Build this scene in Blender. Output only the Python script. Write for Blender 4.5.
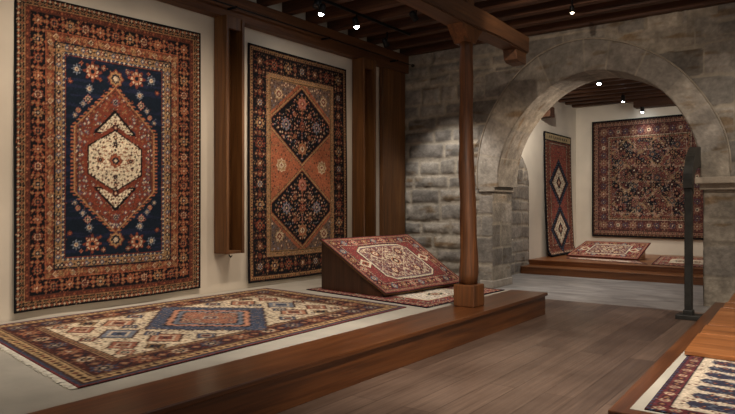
import bpy, bmesh, math, random
import numpy as np
from mathutils import Vector, Matrix
random.seed(7)
C = bpy.context.scene.collection
S = bpy.context.scene
for o in list(bpy.data.objects):
    bpy.data.objects.remove(o)

# ------------------------------------------------------------------ camera
F = 638.0
YAW = math.atan(470.5 / F)
cd = bpy.data.cameras.new('camera'); cam = bpy.data.objects.new('camera', cd); C.objects.link(cam)
cd.sensor_width = 36; cd.lens = F * 36 / 735; cd.clip_start = .02; cd.clip_end = 100
cd.shift_y = -1 / 735
cam.location = (0, 0, 1.5); cam.rotation_euler = (math.pi / 2, 0, YAW)
S.camera = cam

# ------------------------------------------------------------------ world, exposure, room lights and added spots
S.view_settings.view_transform = 'Standard'; S.view_settings.look = 'None'
S.view_settings.gamma = 1; S.view_settings.use_curve_mapping = False
S.view_settings.exposure = 0.12
w = bpy.data.worlds.new('world'); S.world = w; w.use_nodes = True
w.node_tree.nodes['Background'].inputs[0].default_value = (1, .87, .74, 1)
w.node_tree.nodes['Background'].inputs[1].default_value = .36
WARM = (1, .83, .66); NEUT = (1, .90, .78); COOL = (1, .96, .91)
# lit spots: position, target, power, cone (deg), blend, colour ; the fixtures are built further down
SPOTS = [
    # on the track beside the left wall, in view
    ((-5.96, 6.96, 4.25), (-6.6, 6.6, .3), 90, 75, .9, NEUT),
    ((-5.95, 7.79, 4.25), (-5.2, 8.0, .8), 300, 46, .8, NEUT),
    # out of view: more track spots of the room, then added fill spots
    ((-4.7, 3.3, 4.25), (-7.0, 3.6, 2.0), 190, 88, 1, WARM),
    ((-4.7, 4.9, 4.25), (-7.0, 4.9, 1.9), 190, 88, 1, WARM),
    ((-4.7, 6.6, 4.25), (-7.0, 7.5, 1.9), 170, 85, .9, WARM),
    ((-4.7, 4.2, 4.25), (-5.3, 4.3, .3), 330, 75, .9, NEUT),
    ((-1.4, 4.0, 4.25), (-2.3, 6.0, 0.0), 760, 85, .9, NEUT),
    ((0.6, 4.0, 4.25), (-.3, 5.4, .3), 300, 70, .9, NEUT),
    ((-4.7, 1.6, 4.25), (-5.6, 2.0, .3), 170, 85, .9, NEUT),  # added fill spot, lifts the dark near corner of the deck
    ((-.2, 7.9, 4.25), (-.9, 10.7, 1.2), 170, 85, .9, NEUT),  # added unseen spot, set to the right so the iron post's shadow misses the pier
    ((-2.8, 6.4, 4.25), (-3.4, 10.7, 3.3), 120, 75, 1, WARM),  # added wall wash, brightens the arch ring and the stones over it
]
BACK_SPOTS = [
    ((-3.85, 13.03, 3.95), (-3.9, 12.6, 0), 240, 95, .9, COOL),
    ((-4.06, 15.6, 3.95), (-4.2, 15.9, .4), 200, 80, .9, NEUT),
    ((-3.95, 16.98, 3.86), (-3.95, 17.16, 2.4), 30, 100, 1, NEUT),
    ((-.9, 14.2, 3.95), (-3.4, 17.3, 1.8), 210, 90, 1, NEUT),  # added spot kept out of sight above the arch, lights the far wall rug
    ((-4.6, 12.3, 3.95), (-5.7, 15.2, 2.2), 260, 85, .9, NEUT),  # added spot tucked behind the arch to light the runner
    ((-2.2, 13.0, 3.95), (-4.5, 11.1, 3.0), 420, 60, .9, WARM),  # added spot facing back, brightens the arch soffit
]

# ------------------------------------------------------------------ helpers
def lin(c):
    c = np.asarray(c, float) / 255.0
    return np.where(c <= .04045, c / 12.92, ((c + .055) / 1.055) ** 2.4)

def L4(c):
    v = lin(c); return (float(v[0]), float(v[1]), float(v[2]), 1)

def tag(o, label, cat, group=None):
    o['label'] = label; o['category'] = cat
    if group: o['group'] = group
    return o

def mesh(name, V, Fc, mat, parent=None, origin=None, smooth=False, col=None):
    V = np.asarray(V, float)
    if parent is not None:
        p = parent; org = Vector((0, 0, 0))
        while p is not None: org += p.location; p = p.parent
        org = np.array(org)
    elif origin is not None: org = np.array(origin, float)
    else:
        org = np.array([(V[:, 0].min() + V[:, 0].max()) / 2, (V[:, 1].min() + V[:, 1].max()) / 2, V[:, 2].min()])
    me = bpy.data.meshes.new(name)
    me.from_pydata((V - org).tolist(), [], Fc.tolist() if isinstance(Fc, np.ndarray) else [tuple(int(i) for i in f) for f in Fc])
    if col is not None:
        a = me.color_attributes.new('pattern', 'FLOAT_COLOR', 'POINT')
        cc = np.ones((len(V), 4)); cc[:, :3] = col
        a.data.foreach_set('color', cc.ravel())
    me.materials.append(mat)
    if smooth: me.shade_smooth()
    me.update()
    o = bpy.data.objects.new(name, me); C.objects.link(o)
    if parent is not None: o.parent = parent
    else: o.location = org
    return o

def empty(name, loc):
    o = bpy.data.objects.new(name, None); C.objects.link(o); o.location = loc; o.empty_display_size = .1
    return o

class MB:
    def __init__(s): s.V = []; s.F = []
    def add(s, V, Fc):
        n = len(s.V); s.V += [tuple(v) for v in V]; s.F += [tuple(i + n for i in f) for f in Fc]
        return s
    def bm(s, b):
        b.verts.index_update()
        s.add([v.co[:] for v in b.verts], [[v.index for v in f.verts] for f in b.faces]); b.free()
    def box(s, lo, hi, bev=.004, M=None):
        b = bmesh.new(); bmesh.ops.create_cube(b, size=1)
        lo = Vector(lo); hi = Vector(hi); c = (lo + hi) / 2; d = hi - lo
        for v in b.verts: v.co = Vector((v.co.x * d.x, v.co.y * d.y, v.co.z * d.z)) + c
        if bev: bmesh.ops.bevel(b, geom=b.edges[:], offset=min(bev, min(d) * .45), segments=2, affect='EDGES', profile=.5)
        if M is not None: b.transform(M)
        s.bm(b); return s
    def prism(s, pts, vec, bev=0):
        b = bmesh.new(); vs = [b.verts.new(p) for p in pts]; f = b.faces.new(vs)
        r = bmesh.ops.extrude_face_region(b, geom=[f])
        for v in [g for g in r['geom'] if isinstance(g, bmesh.types.BMVert)]: v.co += Vector(vec)
        bmesh.ops.recalc_face_normals(b, faces=b.faces[:])
        if bev: bmesh.ops.bevel(b, geom=b.edges[:], offset=bev, segments=2, affect='EDGES', profile=.5)
        s.bm(b); return s
    def tube(s, pts, rad, n=12, cap=True):
        pts = [Vector(p) for p in pts]; m = len(pts)
        rad = rad if isinstance(rad, (list, tuple)) else [rad] * m
        up = Vector((0, 0, 1)); V = []; Fc = []
        t0 = (pts[1] - pts[0]).normalized(); a = t0.orthogonal().normalized()
        for i, p in enumerate(pts):
            t = (pts[min(i + 1, m - 1)] - pts[max(i - 1, 0)]).normalized()
            a = (a - t * a.dot(t)).normalized(); bb = t.cross(a)
            for k in range(n):
                th = 2 * math.pi * k / n
                V.append(p + (a * math.cos(th) + bb * math.sin(th)) * rad[i])
        for i in range(m - 1):
            for k in range(n):
                Fc.append((i * n + k, i * n + (k + 1) % n, (i + 1) * n + (k + 1) % n, (i + 1) * n + k))
        if cap: Fc.append(tuple(range(n))[::-1]); Fc.append(tuple((m - 1) * n + k for k in range(n)))
        s.add(V, Fc); return s
    def build(s, name, mat, parent=None, smooth=False, origin=None):
        return mesh(name, s.V, s.F, mat, parent, origin, smooth)

# ------------------------------------------------------------------ materials
def newmat(name):
    m = bpy.data.materials.new(name); m.use_nodes = True
    nt = m.node_tree; return m, nt, nt.nodes['Principled BSDF']

def N(nt, t, **k):
    n = nt.nodes.new(t)
    for a, b in k.items(): setattr(n, a, b)
    return n

def ramp(nt, fac, stops):
    r = N(nt, 'ShaderNodeValToRGB'); e = r.color_ramp.elements
    while len(e) < len(stops): e.new(.5)
    for i, (p, c) in enumerate(stops): e[i].position = p; e[i].color = L4(c)
    nt.links.new(fac, r.inputs[0]); return r

def bump(nt, h, strength, dist, p):
    b = N(nt, 'ShaderNodeBump'); b.inputs['Strength'].default_value = strength; b.inputs['Distance'].default_value = dist
    nt.links.new(h, b.inputs['Height']); nt.links.new(b.outputs[0], p.inputs['Normal'])

def wood(name, c1, c2, c3, axis=1, rough=.4, sc=1.0, coat=0):
    m, nt, p = newmat(name)
    tc = N(nt, 'ShaderNodeTexCoord'); mp = N(nt, 'ShaderNodeMapping')
    s = [9 * sc, 9 * sc, 9 * sc]; s[axis] = .7 * sc
    mp.inputs['Scale'].default_value = s
    nt.links.new(tc.outputs['Object'], mp.inputs[0])
    n1 = N(nt, 'ShaderNodeTexNoise'); n1.inputs['Scale'].default_value = 1.0; n1.inputs['Detail'].default_value = 8; n1.inputs['Distortion'].default_value = 1.2
    nt.links.new(mp.outputs[0], n1.inputs['Vector'])
    r = ramp(nt, n1.outputs[0], [(.28, c1), (.5, c2), (.72, c3)])
    mp2 = N(nt, 'ShaderNodeMapping'); s2 = [60 * sc] * 3; s2[axis] = 2 * sc; mp2.inputs['Scale'].default_value = s2
    nt.links.new(tc.outputs['Object'], mp2.inputs[0])
    n2 = N(nt, 'ShaderNodeTexNoise'); n2.inputs['Scale'].default_value = 1; n2.inputs['Detail'].default_value = 4
    nt.links.new(mp2.outputs[0], n2.inputs['Vector'])
    mx = N(nt, 'ShaderNodeMix', data_type='RGBA', blend_type='MULTIPLY'); mx.inputs[0].default_value = .55
    r2 = ramp(nt, n2.outputs[0], [(.3, (150, 150, 150)), (.65, (255, 255, 255))])
    nt.links.new(r.outputs[0], mx.inputs[6]); nt.links.new(r2.outputs[0], mx.inputs[7])
    nt.links.new(mx.outputs[2], p.inputs['Base Color'])
    p.inputs['Roughness'].default_value = rough
    p.inputs['Coat Weight'].default_value = coat; p.inputs['Coat Roughness'].default_value = .25
    bump(nt, n2.outputs[0], .25, .004, p)
    return m

def plain(name, c, rough=.6, metal=0, var=.12, scale=6, bs=.1):
    m, nt, p = newmat(name)
    tc = N(nt, 'ShaderNodeTexCoord'); n = N(nt, 'ShaderNodeTexNoise'); n.inputs['Scale'].default_value = scale; n.inputs['Detail'].default_value = 8
    nt.links.new(tc.outputs['Object'], n.inputs['Vector'])
    c = np.array(c, float)
    r = ramp(nt, n.outputs[0], [(.3, np.clip(c * (1 - var), 0, 255)), (.7, np.clip(c * (1 + var), 0, 255))])
    nt.links.new(r.outputs[0], p.inputs['Base Color']); p.inputs['Roughness'].default_value = rough; p.inputs['Metallic'].default_value = metal
    n2 = N(nt, 'ShaderNodeTexNoise'); n2.inputs['Scale'].default_value = scale * 12; n2.inputs['Detail'].default_value = 5
    nt.links.new(tc.outputs['Object'], n2.inputs['Vector'])
    bump(nt, n2.outputs[0], bs, .004, p)
    return m

def attrmat(name, rough, nscale, namp, bs, bd, bscale):
    m, nt, p = newmat(name)
    a = N(nt, 'ShaderNodeAttribute'); a.attribute_name = 'pattern'
    tc = N(nt, 'ShaderNodeTexCoord')
    n = N(nt, 'ShaderNodeTexNoise'); n.inputs['Scale'].default_value = nscale; n.inputs['Detail'].default_value = 9; n.inputs['Roughness'].default_value = .65
    nt.links.new(tc.outputs['Object'], n.inputs['Vector'])
    mr = N(nt, 'ShaderNodeMapRange'); mr.inputs[1].default_value = .25; mr.inputs[2].default_value = .75
    mr.inputs[3].default_value = 1 - namp; mr.inputs[4].default_value = 1 + namp
    nt.links.new(n.outputs[0], mr.inputs[0])
    vm = N(nt, 'ShaderNodeVectorMath', operation='MULTIPLY')
    nt.links.new(a.outputs['Color'], vm.inputs[0]); nt.links.new(mr.outputs[0], vm.inputs[1])
    nt.links.new(vm.outputs[0], p.inputs['Base Color']); p.inputs['Roughness'].default_value = rough
    p.inputs['Specular IOR Level'].default_value = .2
    n2 = N(nt, 'ShaderNodeTexNoise'); n2.inputs['Scale'].default_value = bscale; n2.inputs['Detail'].default_value = 6
    nt.links.new(tc.outputs['Object'], n2.inputs['Vector'])
    bump(nt, n2.outputs[0], bs, bd, p)
    return m

def plank_floor():
    m, nt, p = newmat('floor planks')
    tc = N(nt, 'ShaderNodeTexCoord'); mp = N(nt, 'ShaderNodeMapping'); mp.inputs['Rotation'].default_value = (0, 0, math.pi / 2)
    nt.links.new(tc.outputs['Object'], mp.inputs[0])
    b = N(nt, 'ShaderNodeTexBrick'); b.inputs['Scale'].default_value = 1; b.inputs['Brick Width'].default_value = 2.6; b.inputs['Row Height'].default_value = .24
    b.inputs['Mortar Size'].default_value = .004; b.inputs['Mortar Smooth'].default_value = .3; b.offset = .37
    b.inputs['Color1'].default_value = L4((112, 92, 80)); b.inputs['Color2'].default_value = L4((146, 122, 106)); b.inputs['Mortar'].default_value = L4((84, 66, 56))
    nt.links.new(mp.outputs[0], b.inputs['Vector'])
    mp2 = N(nt, 'ShaderNodeMapping'); mp2.inputs['Scale'].default_value = (26, .55, 1); nt.links.new(tc.outputs['Object'], mp2.inputs[0])
    n = N(nt, 'ShaderNodeTexNoise'); n.inputs['Scale'].default_value = 1; n.inputs['Detail'].default_value = 8; n.inputs['Distortion'].default_value = 2
    nt.links.new(mp2.outputs[0], n.inputs['Vector'])
    r = ramp(nt, n.outputs[0], [(.3, (190, 186, 184)), (.55, (228, 226, 224)), (.75, (255, 252, 248))])
    n3 = N(nt, 'ShaderNodeTexNoise'); n3.inputs['Scale'].default_value = 1.3; n3.inputs['Detail'].default_value = 4
    nt.links.new(tc.outputs['Object'], n3.inputs['Vector'])
    r3 = ramp(nt, n3.outputs[0], [(.3, (200, 196, 194)), (.7, (255, 255, 255))])
    mx = N(nt, 'ShaderNodeMix', data_type='RGBA', blend_type='MULTIPLY'); mx.inputs[0].default_value = 1
    mx2 = N(nt, 'ShaderNodeMix', data_type='RGBA', blend_type='MULTIPLY'); mx2.inputs[0].default_value = 1
    nt.links.new(b.outputs['Color'], mx.inputs[6]); nt.links.new(r.outputs[0], mx.inputs[7])
    nt.links.new(mx.outputs[2], mx2.inputs[6]); nt.links.new(r3.outputs[0], mx2.inputs[7])
    nt.links.new(mx2.outputs[2], p.inputs['Base Color'])
    p.inputs['Roughness'].default_value = .36
    bump(nt, n.outputs[0], .1, .004, p)
    return m

def slab_floor():
    m, nt, p = newmat('floor grey stone')
    tc = N(nt, 'ShaderNodeTexCoord')
    mp2 = N(nt, 'ShaderNodeMapping'); mp2.inputs['Scale'].default_value = (1.0, 3.2, 1); nt.links.new(tc.outputs['Object'], mp2.inputs[0])
    n = N(nt, 'ShaderNodeTexNoise'); n.inputs['Scale'].default_value = 1.6; n.inputs['Detail'].default_value = 9; n.inputs['Distortion'].default_value = .8
    nt.links.new(mp2.outputs[0], n.inputs['Vector'])
    r = ramp(nt, n.outputs[0], [(.3, (120, 115, 112)), (.5, (150, 145, 141)), (.72, (176, 170, 165))])
    b = N(nt, 'ShaderNodeTexBrick'); b.inputs['Scale'].default_value = 1; b.inputs['Brick Width'].default_value = 1.5; b.inputs['Row Height'].default_value = .75
    b.inputs['Mortar Size'].default_value = .004; b.inputs['Color1'].default_value = L4((255, 255, 255)); b.inputs['Color2'].default_value = L4((235, 235, 235)); b.inputs['Mortar'].default_value = L4((190, 188, 186))
    nt.links.new(tc.outputs['Object'], b.inputs['Vector'])
    mx = N(nt, 'ShaderNodeMix', data_type='RGBA', blend_type='MULTIPLY'); mx.inputs[0].default_value = .6
    nt.links.new(r.outputs[0], mx.inputs[6]); nt.links.new(b.outputs['Color'], mx.inputs[7])
    nt.links.new(mx.outputs[2], p.inputs['Base Color']); p.inputs['Roughness'].default_value = .38
    bump(nt, n.outputs[0], .2, .01, p)
    return m

def glow(name, c, s):
    m, nt, p = newmat(name); p.inputs['Emission Color'].default_value = (*c, 1); p.inputs['Emission Strength'].default_value = s
    p.inputs['Base Color'].default_value = (*c, 1)
    return m

M_plaster = plain('warm plaster', (208, 196, 178), .9, 0, .04, 1.2, .12)
M_plaster2 = plain('white plaster', (216, 206, 190), .9, 0, .04, 1.2, .1)
M_deck = plain('pale linen deck', (176, 168, 154), .8, 0, .07, 2.2, .15)
M_plat = wood('platform wood', (84, 46, 22), (106, 60, 29), (126, 76, 40), 1, .28, .8, .3)
M_board = wood('amber board', (138, 82, 40), (166, 102, 54), (188, 122, 70), 0, .35, .8, .15)
M_step = wood('step wood', (108, 64, 32), (132, 80, 42), (150, 94, 52), 0, .36, .8, .1)
M_chan = wood('channel wood', (84, 51, 23), (110, 69, 33), (130, 86, 44), 2, .5, .8)
M_post = wood('post wood', (70, 40, 17), (112, 65, 28), (142, 88, 44), 2, .55, .9)
M_beam = wood('beam wood', (74, 46, 26), (100, 64, 37), (122, 80, 48), 1, .6, .8)
M_wbeam = wood('wall beam wood', (78, 46, 22), (100, 60, 30), (120, 74, 38), 1, .55, .8)
M_joist = wood('joist wood', (58, 34, 19), (82, 48, 26), (104, 64, 35), 0, .65, .8)
M_ceil = wood('ceiling boards', (30, 19, 13), (40, 26, 18), (50, 33, 23), 1, .75, .8)
M_wedge = wood('wedge wood', (60, 36, 22), (76, 46, 28), (88, 55, 34), 2, .5, .8)
M_black = plain('black metal', (20, 20, 21), .45, .5, .1, 9, .03)
M_iron = plain('dark iron', (50, 48, 44), .5, .3, .2, 9, .2)
M_lens = glow('lamp glass', (.85, .93, 1), 60)
M_lensw = glow('lamp glass warm', (1, .8, .55), 22)
M_off = plain('dark lamp glass', (40, 44, 50), .15, 0, .1, 9, 0)
M_rug = attrmat('woven wool', .95, 3.0, .16, .35, .004, 260)
M_stone = attrmat('wall stone', .9, 7, .30, .6, .02, 26)
M_fringe = plain('cotton fringe', (226, 218, 200), .95, 0, .1, 30, .1)
M_planks = plank_floor(); M_slabs = slab_floor()

# ------------------------------------------------------------------ numpy noise
rng = np.random.default_rng(5)
def vnoise(x, y, seed=0):
    r = np.random.default_rng(seed); g = r.random((97, 97))
    xi = np.floor(x).astype(int); yi = np.floor(y).astype(int); fx = x - xi; fy = y - yi
    fx = fx * fx * (3 - 2 * fx); fy = fy * fy * (3 - 2 * fy)
    a = g[xi % 97, yi % 97]; b = g[(xi + 1) % 97, yi % 97]; c = g[xi % 97, (yi + 1) % 97]; d = g[(xi + 1) % 97, (yi + 1) % 97]
    return (a * (1 - fx) + b * fx) * (1 - fy) + (c * (1 - fx) + d * fx) * fy
def fbm(x, y, seed=0, o=4):
    s = 0; a = .5
    for k in range(o): s = s + a * vnoise(x * 2 ** k, y * 2 ** k, seed + k); a /= 2
    return s

# ================================================================== STRUCTURE
YS, XL, ZC = 10.7, -7.0, 4.68
YB, XB, XR = 17.3, -5.72, 1.2          # back room
def struct(o): o['kind'] = 'structure'; return o

fl = MB().add([(-7.3, -2, 0), (3.5, -2, 0), (3.5, 10.0, 0), (-7.3, 10.0, 0), (-7.3, -2, -.1), (3.5, -2, -.1), (3.5, 10, -.1), (-7.3, 10, -.1)],
              [(0, 1, 2, 3), (7, 6, 5, 4), (0, 4, 5, 1), (1, 5, 6, 2), (2, 6, 7, 3), (3, 7, 4, 0)]).build('floor', M_planks); struct(fl)
fb = MB().add([(-7.3, 10.0, 0), (3.5, 10.0, 0), (3.5, 17.5, 0), (-7.3, 17.5, 0), (-7.3, 10.0, -.1), (3.5, 10.0, -.1), (3.5, 17.5, -.1), (-7.3, 17.5, -.1)],
              [(0, 1, 2, 3), (7, 6, 5, 4), (0, 4, 5, 1), (1, 5, 6, 2), (2, 6, 7, 3), (3, 7, 4, 0)]).build('floor_back', M_slabs); struct(fb)
struct(MB().box((XL - .2, -2, 0), (XL, YS + .8, ZC), 0).build('wall_left', M_plaster))

ce = struct(MB().box((XL - .2, -2, ZC), (3.5, YS + .8, ZC + .08), 0).build('ceiling', M_ceil))
y = 1.2; k = 0
while y < YS - .05:
    dz = random.uniform(-.01, .02)
    MB().box((XL, y - .07, ZC - .2 + dz), (3.4, y + .07, ZC - .001), .008).build('joist', M_joist, ce); y += .56 + random.uniform(-.02, .02)
MB().box((XL, YS - .1, ZC - .17), (3.4, YS - .02, ZC - .001), .006).build('joist', M_joist, ce)
cb = struct(MB().box((XB - .1, YS + .8, 4.3), (XR, YB + .1, 4.38), 0).build('ceiling_back', M_ceil))
y = 11.8
while y < YB:
    MB().box((XB, y - .06, 4.14), (XR, y + .06, 4.299), .006).build('joist', M_joist, cb); y += .52

# ---- stone end wall with the arch
AC = (-3.3, 2.05)
def polar(pts):
    a = []
    for x, z in pts:
        a.append((math.atan2(z - AC[1], x - AC[0]), math.hypot(x - AC[0], z - AC[1])))
    a.sort(); return np.array(a)
PI_ = polar([(-4.78, 2.613), (-4.393, 3.188), (-3.971, 3.549), (-3.3, 3.742), (-3.034, 3.72), (-2.676, 3.598), (-2.202, 3.296), (-1.924, 2.906), (-1.70, 2.345), (-1.66, 2.1), (-4.93, 2.1)])
PO_ = polar([(-5.33, 2.256), (-5.172, 2.983), (-4.858, 3.5), (-4.404, 3.981), (-3.901, 4.223), (-3.541, 4.287), (-3.146, 4.243), (-2.525, 4.004), (-1.947, 3.582), (-1.591, 3.088), (-1.302, 2.471), (-1.27, 2.1), (-5.35, 2.1)])
A0, A1 = math.radians(-7), math.radians(187)
def smoothr(P, th):
    v = 0
    for d in (-.16, -.08, 0, .08, .16): v = v + np.interp(th + d, P[:, 0], P[:, 1])
    return v / 5
RI = lambda th: smoothr(PI_, th)
RO = lambda th: smoothr(PO_, th)
JL, JR, ZS = -5.05, -1.62, 1.85          # jambs and springing

def blocks(x, z, seed, hmin, hmax, wmin, wmax, zmax, x0, x1):
    """masonry layout: distance to the joint and a random value per block"""
    r = random.Random(seed); z0 = 0; dist = np.zeros_like(x); idv = np.zeros_like(x)
    wx = x + .055 * (fbm(x * 3, z * 3, seed) - .5); wz = z + .085 * (fbm(x * 1.7 + 9, z * 2 + 4, seed + 9) - .5)
    while z0 < zmax + .3:
        h = r.uniform(hmin, hmax); a = x0 - r.uniform(0, wmax)
        while a < x1:
            ww = r.uniform(wmin, wmax); hh = h * r.uniform(.86, 1.0); off = (h - hh) * r.random()
            m = (wx >= a) & (wx < a + ww) & (wz >= z0) & (wz < z0 + h)
            rad = .05 * r.uniform(.5, 1.3)
            qx = np.abs(wx - a - ww / 2) - ww / 2 + rad; qz = np.abs(wz - z0 - off - hh / 2) - hh / 2 + rad
            dd = rad - np.hypot(np.maximum(qx, 0), np.maximum(qz, 0)) - np.minimum(np.maximum(qx, qz), 0)
            dist[m] = dd[m]; idv[m] = r.random(); a += ww
        z0 += h
    return dist, idv

STONES = np.array([(152, 143, 131), (144, 136, 126), (158, 147, 132), (134, 127, 118), (150, 141, 130), (130, 122, 113)], float)
MORT = np.array((158, 147, 131), float)
def stonecol(idv, edge, x, z, seed, dark=0):
    k = (idv * 5.999).astype(int); c = STONES[k] * (1 + .12 * ((idv * 37) % 1 - .5))[..., None]
    n = fbm(x * 6, z * 6, seed); n2 = fbm(x * 1.1 + 3, z * 1.1, seed + 5)
    n3 = fbm(x * 30, z * 30, seed + 3)
    c = c * (.82 + .36 * n)[..., None] * (.85 + .3 * n2)[..., None] * (.86 + .28 * n3)[..., None]
    st = np.clip((fbm(x * 2.2, z * 9, seed + 31) - .60) * 5, 0, .7)[..., None]
    c = c * (1 - st) + c * np.array((.80, .68, .54)) * st
    e = edge[..., None]; m = MORT * (.8 + .4 * n)[..., None]
    return lin(np.clip(c * e + m * (1 - e), 0, 255))

def wallgrid():
    st = .02; xs = np.arange(XL, 3.4, st); zs = np.arange(0, ZC + .01, st)
    x, z = np.meshgrid(xs, zs)
    d1, i1 = blocks(x, z, 3, .19, .36, .34, .95, ZC, XL, 3.4)
    d2, i2 = blocks(x, z, 12, .36, .52, .55, 1.2, ZC, XL, 3.4)
    rough = (x < -5.45 + .12 * np.sin(z * 5)) | ((z > 3.95) & (x < -4.7)) | ((z > 4.12 + .18 * np.sin(x * 2)) & (x > -3.2) & (((x * .7) % 1) < .7))
    d = np.where(rough, d1 - .018, d2 - .004); idv = np.where(rough, i1, i2)
    e = np.clip(d / np.where(rough, .025, .008), 0, 1); e = e * e * (3 - 2 * e)
    pil = np.where(rough, .035 * np.clip(d / .09, 0, 1) ** .6, .006 * e)
    hgt = e * .004 + pil + np.where(rough, .035, .008) * (fbm(x * 5, z * 6, 77) - .5) + np.where(rough, .014, .005) * (fbm(x * 19, z * 21, 78) - .5)
    th = np.arctan2(z - AC[1], x - AC[0]); rr = np.hypot(x - AC[0], z - AC[1])
    rm = RI(th) + .14
    hole = ((z >= ZS) & (rr < rm)) | ((z < ZS) & (x > JL + .01) & (x < JR - .01))
    # snap the pier edges
    x = np.where((z < ZS) & (np.abs(x - JL) < .0101), JL, x); x = np.where((z < ZS) & (np.abs(x - JR) < .0101), JR, x)
    col = stonecol(idv, e, x, z, 40)
    H, Wd = x.shape; V = np.stack([x, YS - hgt, z], -1).reshape(-1, 3)
    idx = np.arange(H * Wd).reshape(H, Wd)
    ok = ~(hole[:-1, :-1] | hole[1:, :-1] | hole[:-1, 1:] | hole[1:, 1:])
    q = np.stack([idx[:-1, :-1], idx[:-1, 1:], idx[1:, 1:], idx[1:, :-1]], -1)[ok]
    return mesh('wall_end', V, q, M_stone, None, (0, YS, 0), True, col.reshape(-1, 3))
we = struct(wallgrid())

def grid_mesh(name, P, col, mat, parent, flip=False, smooth=True):
    H, Wd = P.shape[:2]; idx = np.arange(H * Wd).reshape(H, Wd)
    q = np.stack([idx[:-1, :-1], idx[:-1, 1:], idx[1:, 1:], idx[1:, :-1]], -1).reshape(-1, 4)
    if flip: q = q[:, ::-1]
    return mesh(name, P.reshape(-1, 3), q, mat, parent, None, smooth, col.reshape(-1, 3))

# voussoir ring
th = np.linspace(A0, A1, 260); rr = np.linspace(0, 1, 26)
T, R = np.meshgrid(th, rr); ri, ro = RI(T), RO(T); rad = ri + (ro - ri) * R
vj = np.array([-.2, .14, .52, .80, 1.13, 1.42, 1.62, 1.98, 2.32, 2.60, 2.95, 3.4])
def vouss(T):
    k = np.searchsorted(vj, T); lo = vj[np.clip(k - 1, 0, len(vj) - 1)]; hi = vj[np.clip(k, 0, len(vj) - 1)]
    return np.minimum(T - lo, hi - T) * 1.9, ((k * 0.377) % 1)
dj, vid = vouss(T); e = np.clip((dj - .004) / .008, 0, 1)
xx = AC[0] + rad * np.cos(T); zz = AC[1] + rad * np.sin(T)
edge = np.minimum(R * .55, (1 - R) * .55)
yy = YS - .048 - .006 * e + .03 * np.clip(1 - edge / .012, 0, 1) - .010 * (fbm(xx * 9, zz * 9, 3) - .5)
grid_mesh('arch_ring', np.stack([xx, yy, zz], -1), stonecol(vid, e, xx, zz, 61), M_stone, we, True)
# outer rim of the ring (closes the step to the wall) and the thin hood moulding
ro1 = RO(th)
rim = np.stack([np.stack([AC[0] + ro1 * np.cos(th), np.full_like(th, v), AC[1] + ro1 * np.sin(th)], -1) for v in (YS - .02, YS + .03)])
grid_mesh('arch_ring_edge', rim, np.tile(lin((140, 128, 114)), (2, len(th), 1)), M_stone, we, True)
hood = MB(); hood.tube([(AC[0] + (RO(t) + .004) * math.cos(t), YS - .045, AC[1] + (RO(t) + .004) * math.sin(t)) for t in np.linspace(A0 + .1, A1, 90)], .014, 8)
hm = mesh('hood_moulding', hood.V, hood.F, M_stone, we, None, True, np.tile(lin((158, 146, 130)), (len(hood.V), 1)))
# soffit
dep = np.linspace(0, 1, 22); T2, D2 = np.meshgrid(th, dep); dj, vid = vouss(T2); e = np.clip((dj - .004) / .008, 0, 1)
r2 = RI(T2) + .006 * (fbm(T2 * 6, D2 * 4, 8) - .5)
P = np.stack([AC[0] + r2 * np.cos(T2), YS - .045 + D2 * .85, AC[1] + r2 * np.sin(T2)], -1)
grid_mesh('arch_soffit', P, stonecol(vid, e, T2 * 2, D2, 71) * 1.1, M_stone, we, True)
# jambs
for X0, nm, sg in ((JL, 'jamb', 1), (JR, 'jamb', -1)):
    yv = np.linspace(YS - .03, YS + .805, 42); zv = np.arange(0, ZS + .05, .02); Yg, Zg = np.meshgrid(yv, zv)
    d, i = blocks(Yg, Zg, 90 + int(sg), .36, .5, .5, .9, 2, 10, 12); e = np.clip((d - .004) / .008, 0, 1)
    P = np.stack([X0 + sg * (.004 * e + .006 * (fbm(Yg * 6, Zg * 6, 4) - .5)), Yg, Zg], -1)
    grid_mesh('jamb', P, stonecol(i, e, Yg, Zg, 92), M_stone, we, sg < 0)
def stonebox(name, lo, hi, c, parent):
    m = MB().box(lo, hi, .014); return mesh(name, m.V, m.F, M_stone, parent, None, False, np.tile(lin(c), (len(m.V), 1)))
stonebox('impost', (JL - .26, YS - .052, 1.76), (JL + .055, YS + .83, 1.85), (152, 142, 129), we)
stonebox('impost', (JR - .10, YS - .15, 1.83), (-.8, YS + .83, 1.93), (176, 162, 144), we)
stonebox('impost_moulding', (JR - .05, YS - .07, 1.74), (-.84, YS + .81, 1.84), (168, 154, 136), we)
stonebox('plinth', (-5.30, YS - .045, 0.0), (JL + .02, YS + .83, .14), (166, 156, 144), we)
# back face of the wall
pts = [(JL, 0)] + [(JL, ZS)] + [(AC[0] + RI(t) * math.cos(t), AC[1] + RI(t) * math.sin(t)) for t in np.linspace(A1 - .02, A0 + .02, 60)] + [(JR, ZS), (JR, 0)]
V = []; Fc = []
for (x, z) in pts:
    V.append((x, YS + .8, z))
    V.append((x, YS + .8, ZC))
for i in range(len(pts) - 1): Fc.append((2 * i, 2 * i + 2, 2 * i + 3, 2 * i + 1))
n = len(V); V += [(XL, YS + .8, 0), (JL, YS + .8, 0), (JL, YS + .8, ZC), (XL, YS + .8, ZC), (JR, YS + .8, 0), (3.4, YS + .8, 0), (3.4, YS + .8, ZC), (JR, YS + .8, ZC)]
Fc += [(n, n + 1, n + 2, n + 3), (n + 4, n + 5, n + 6, n + 7)]
struct(mesh('wall_end_back', V, Fc, M_plaster2))

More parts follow.
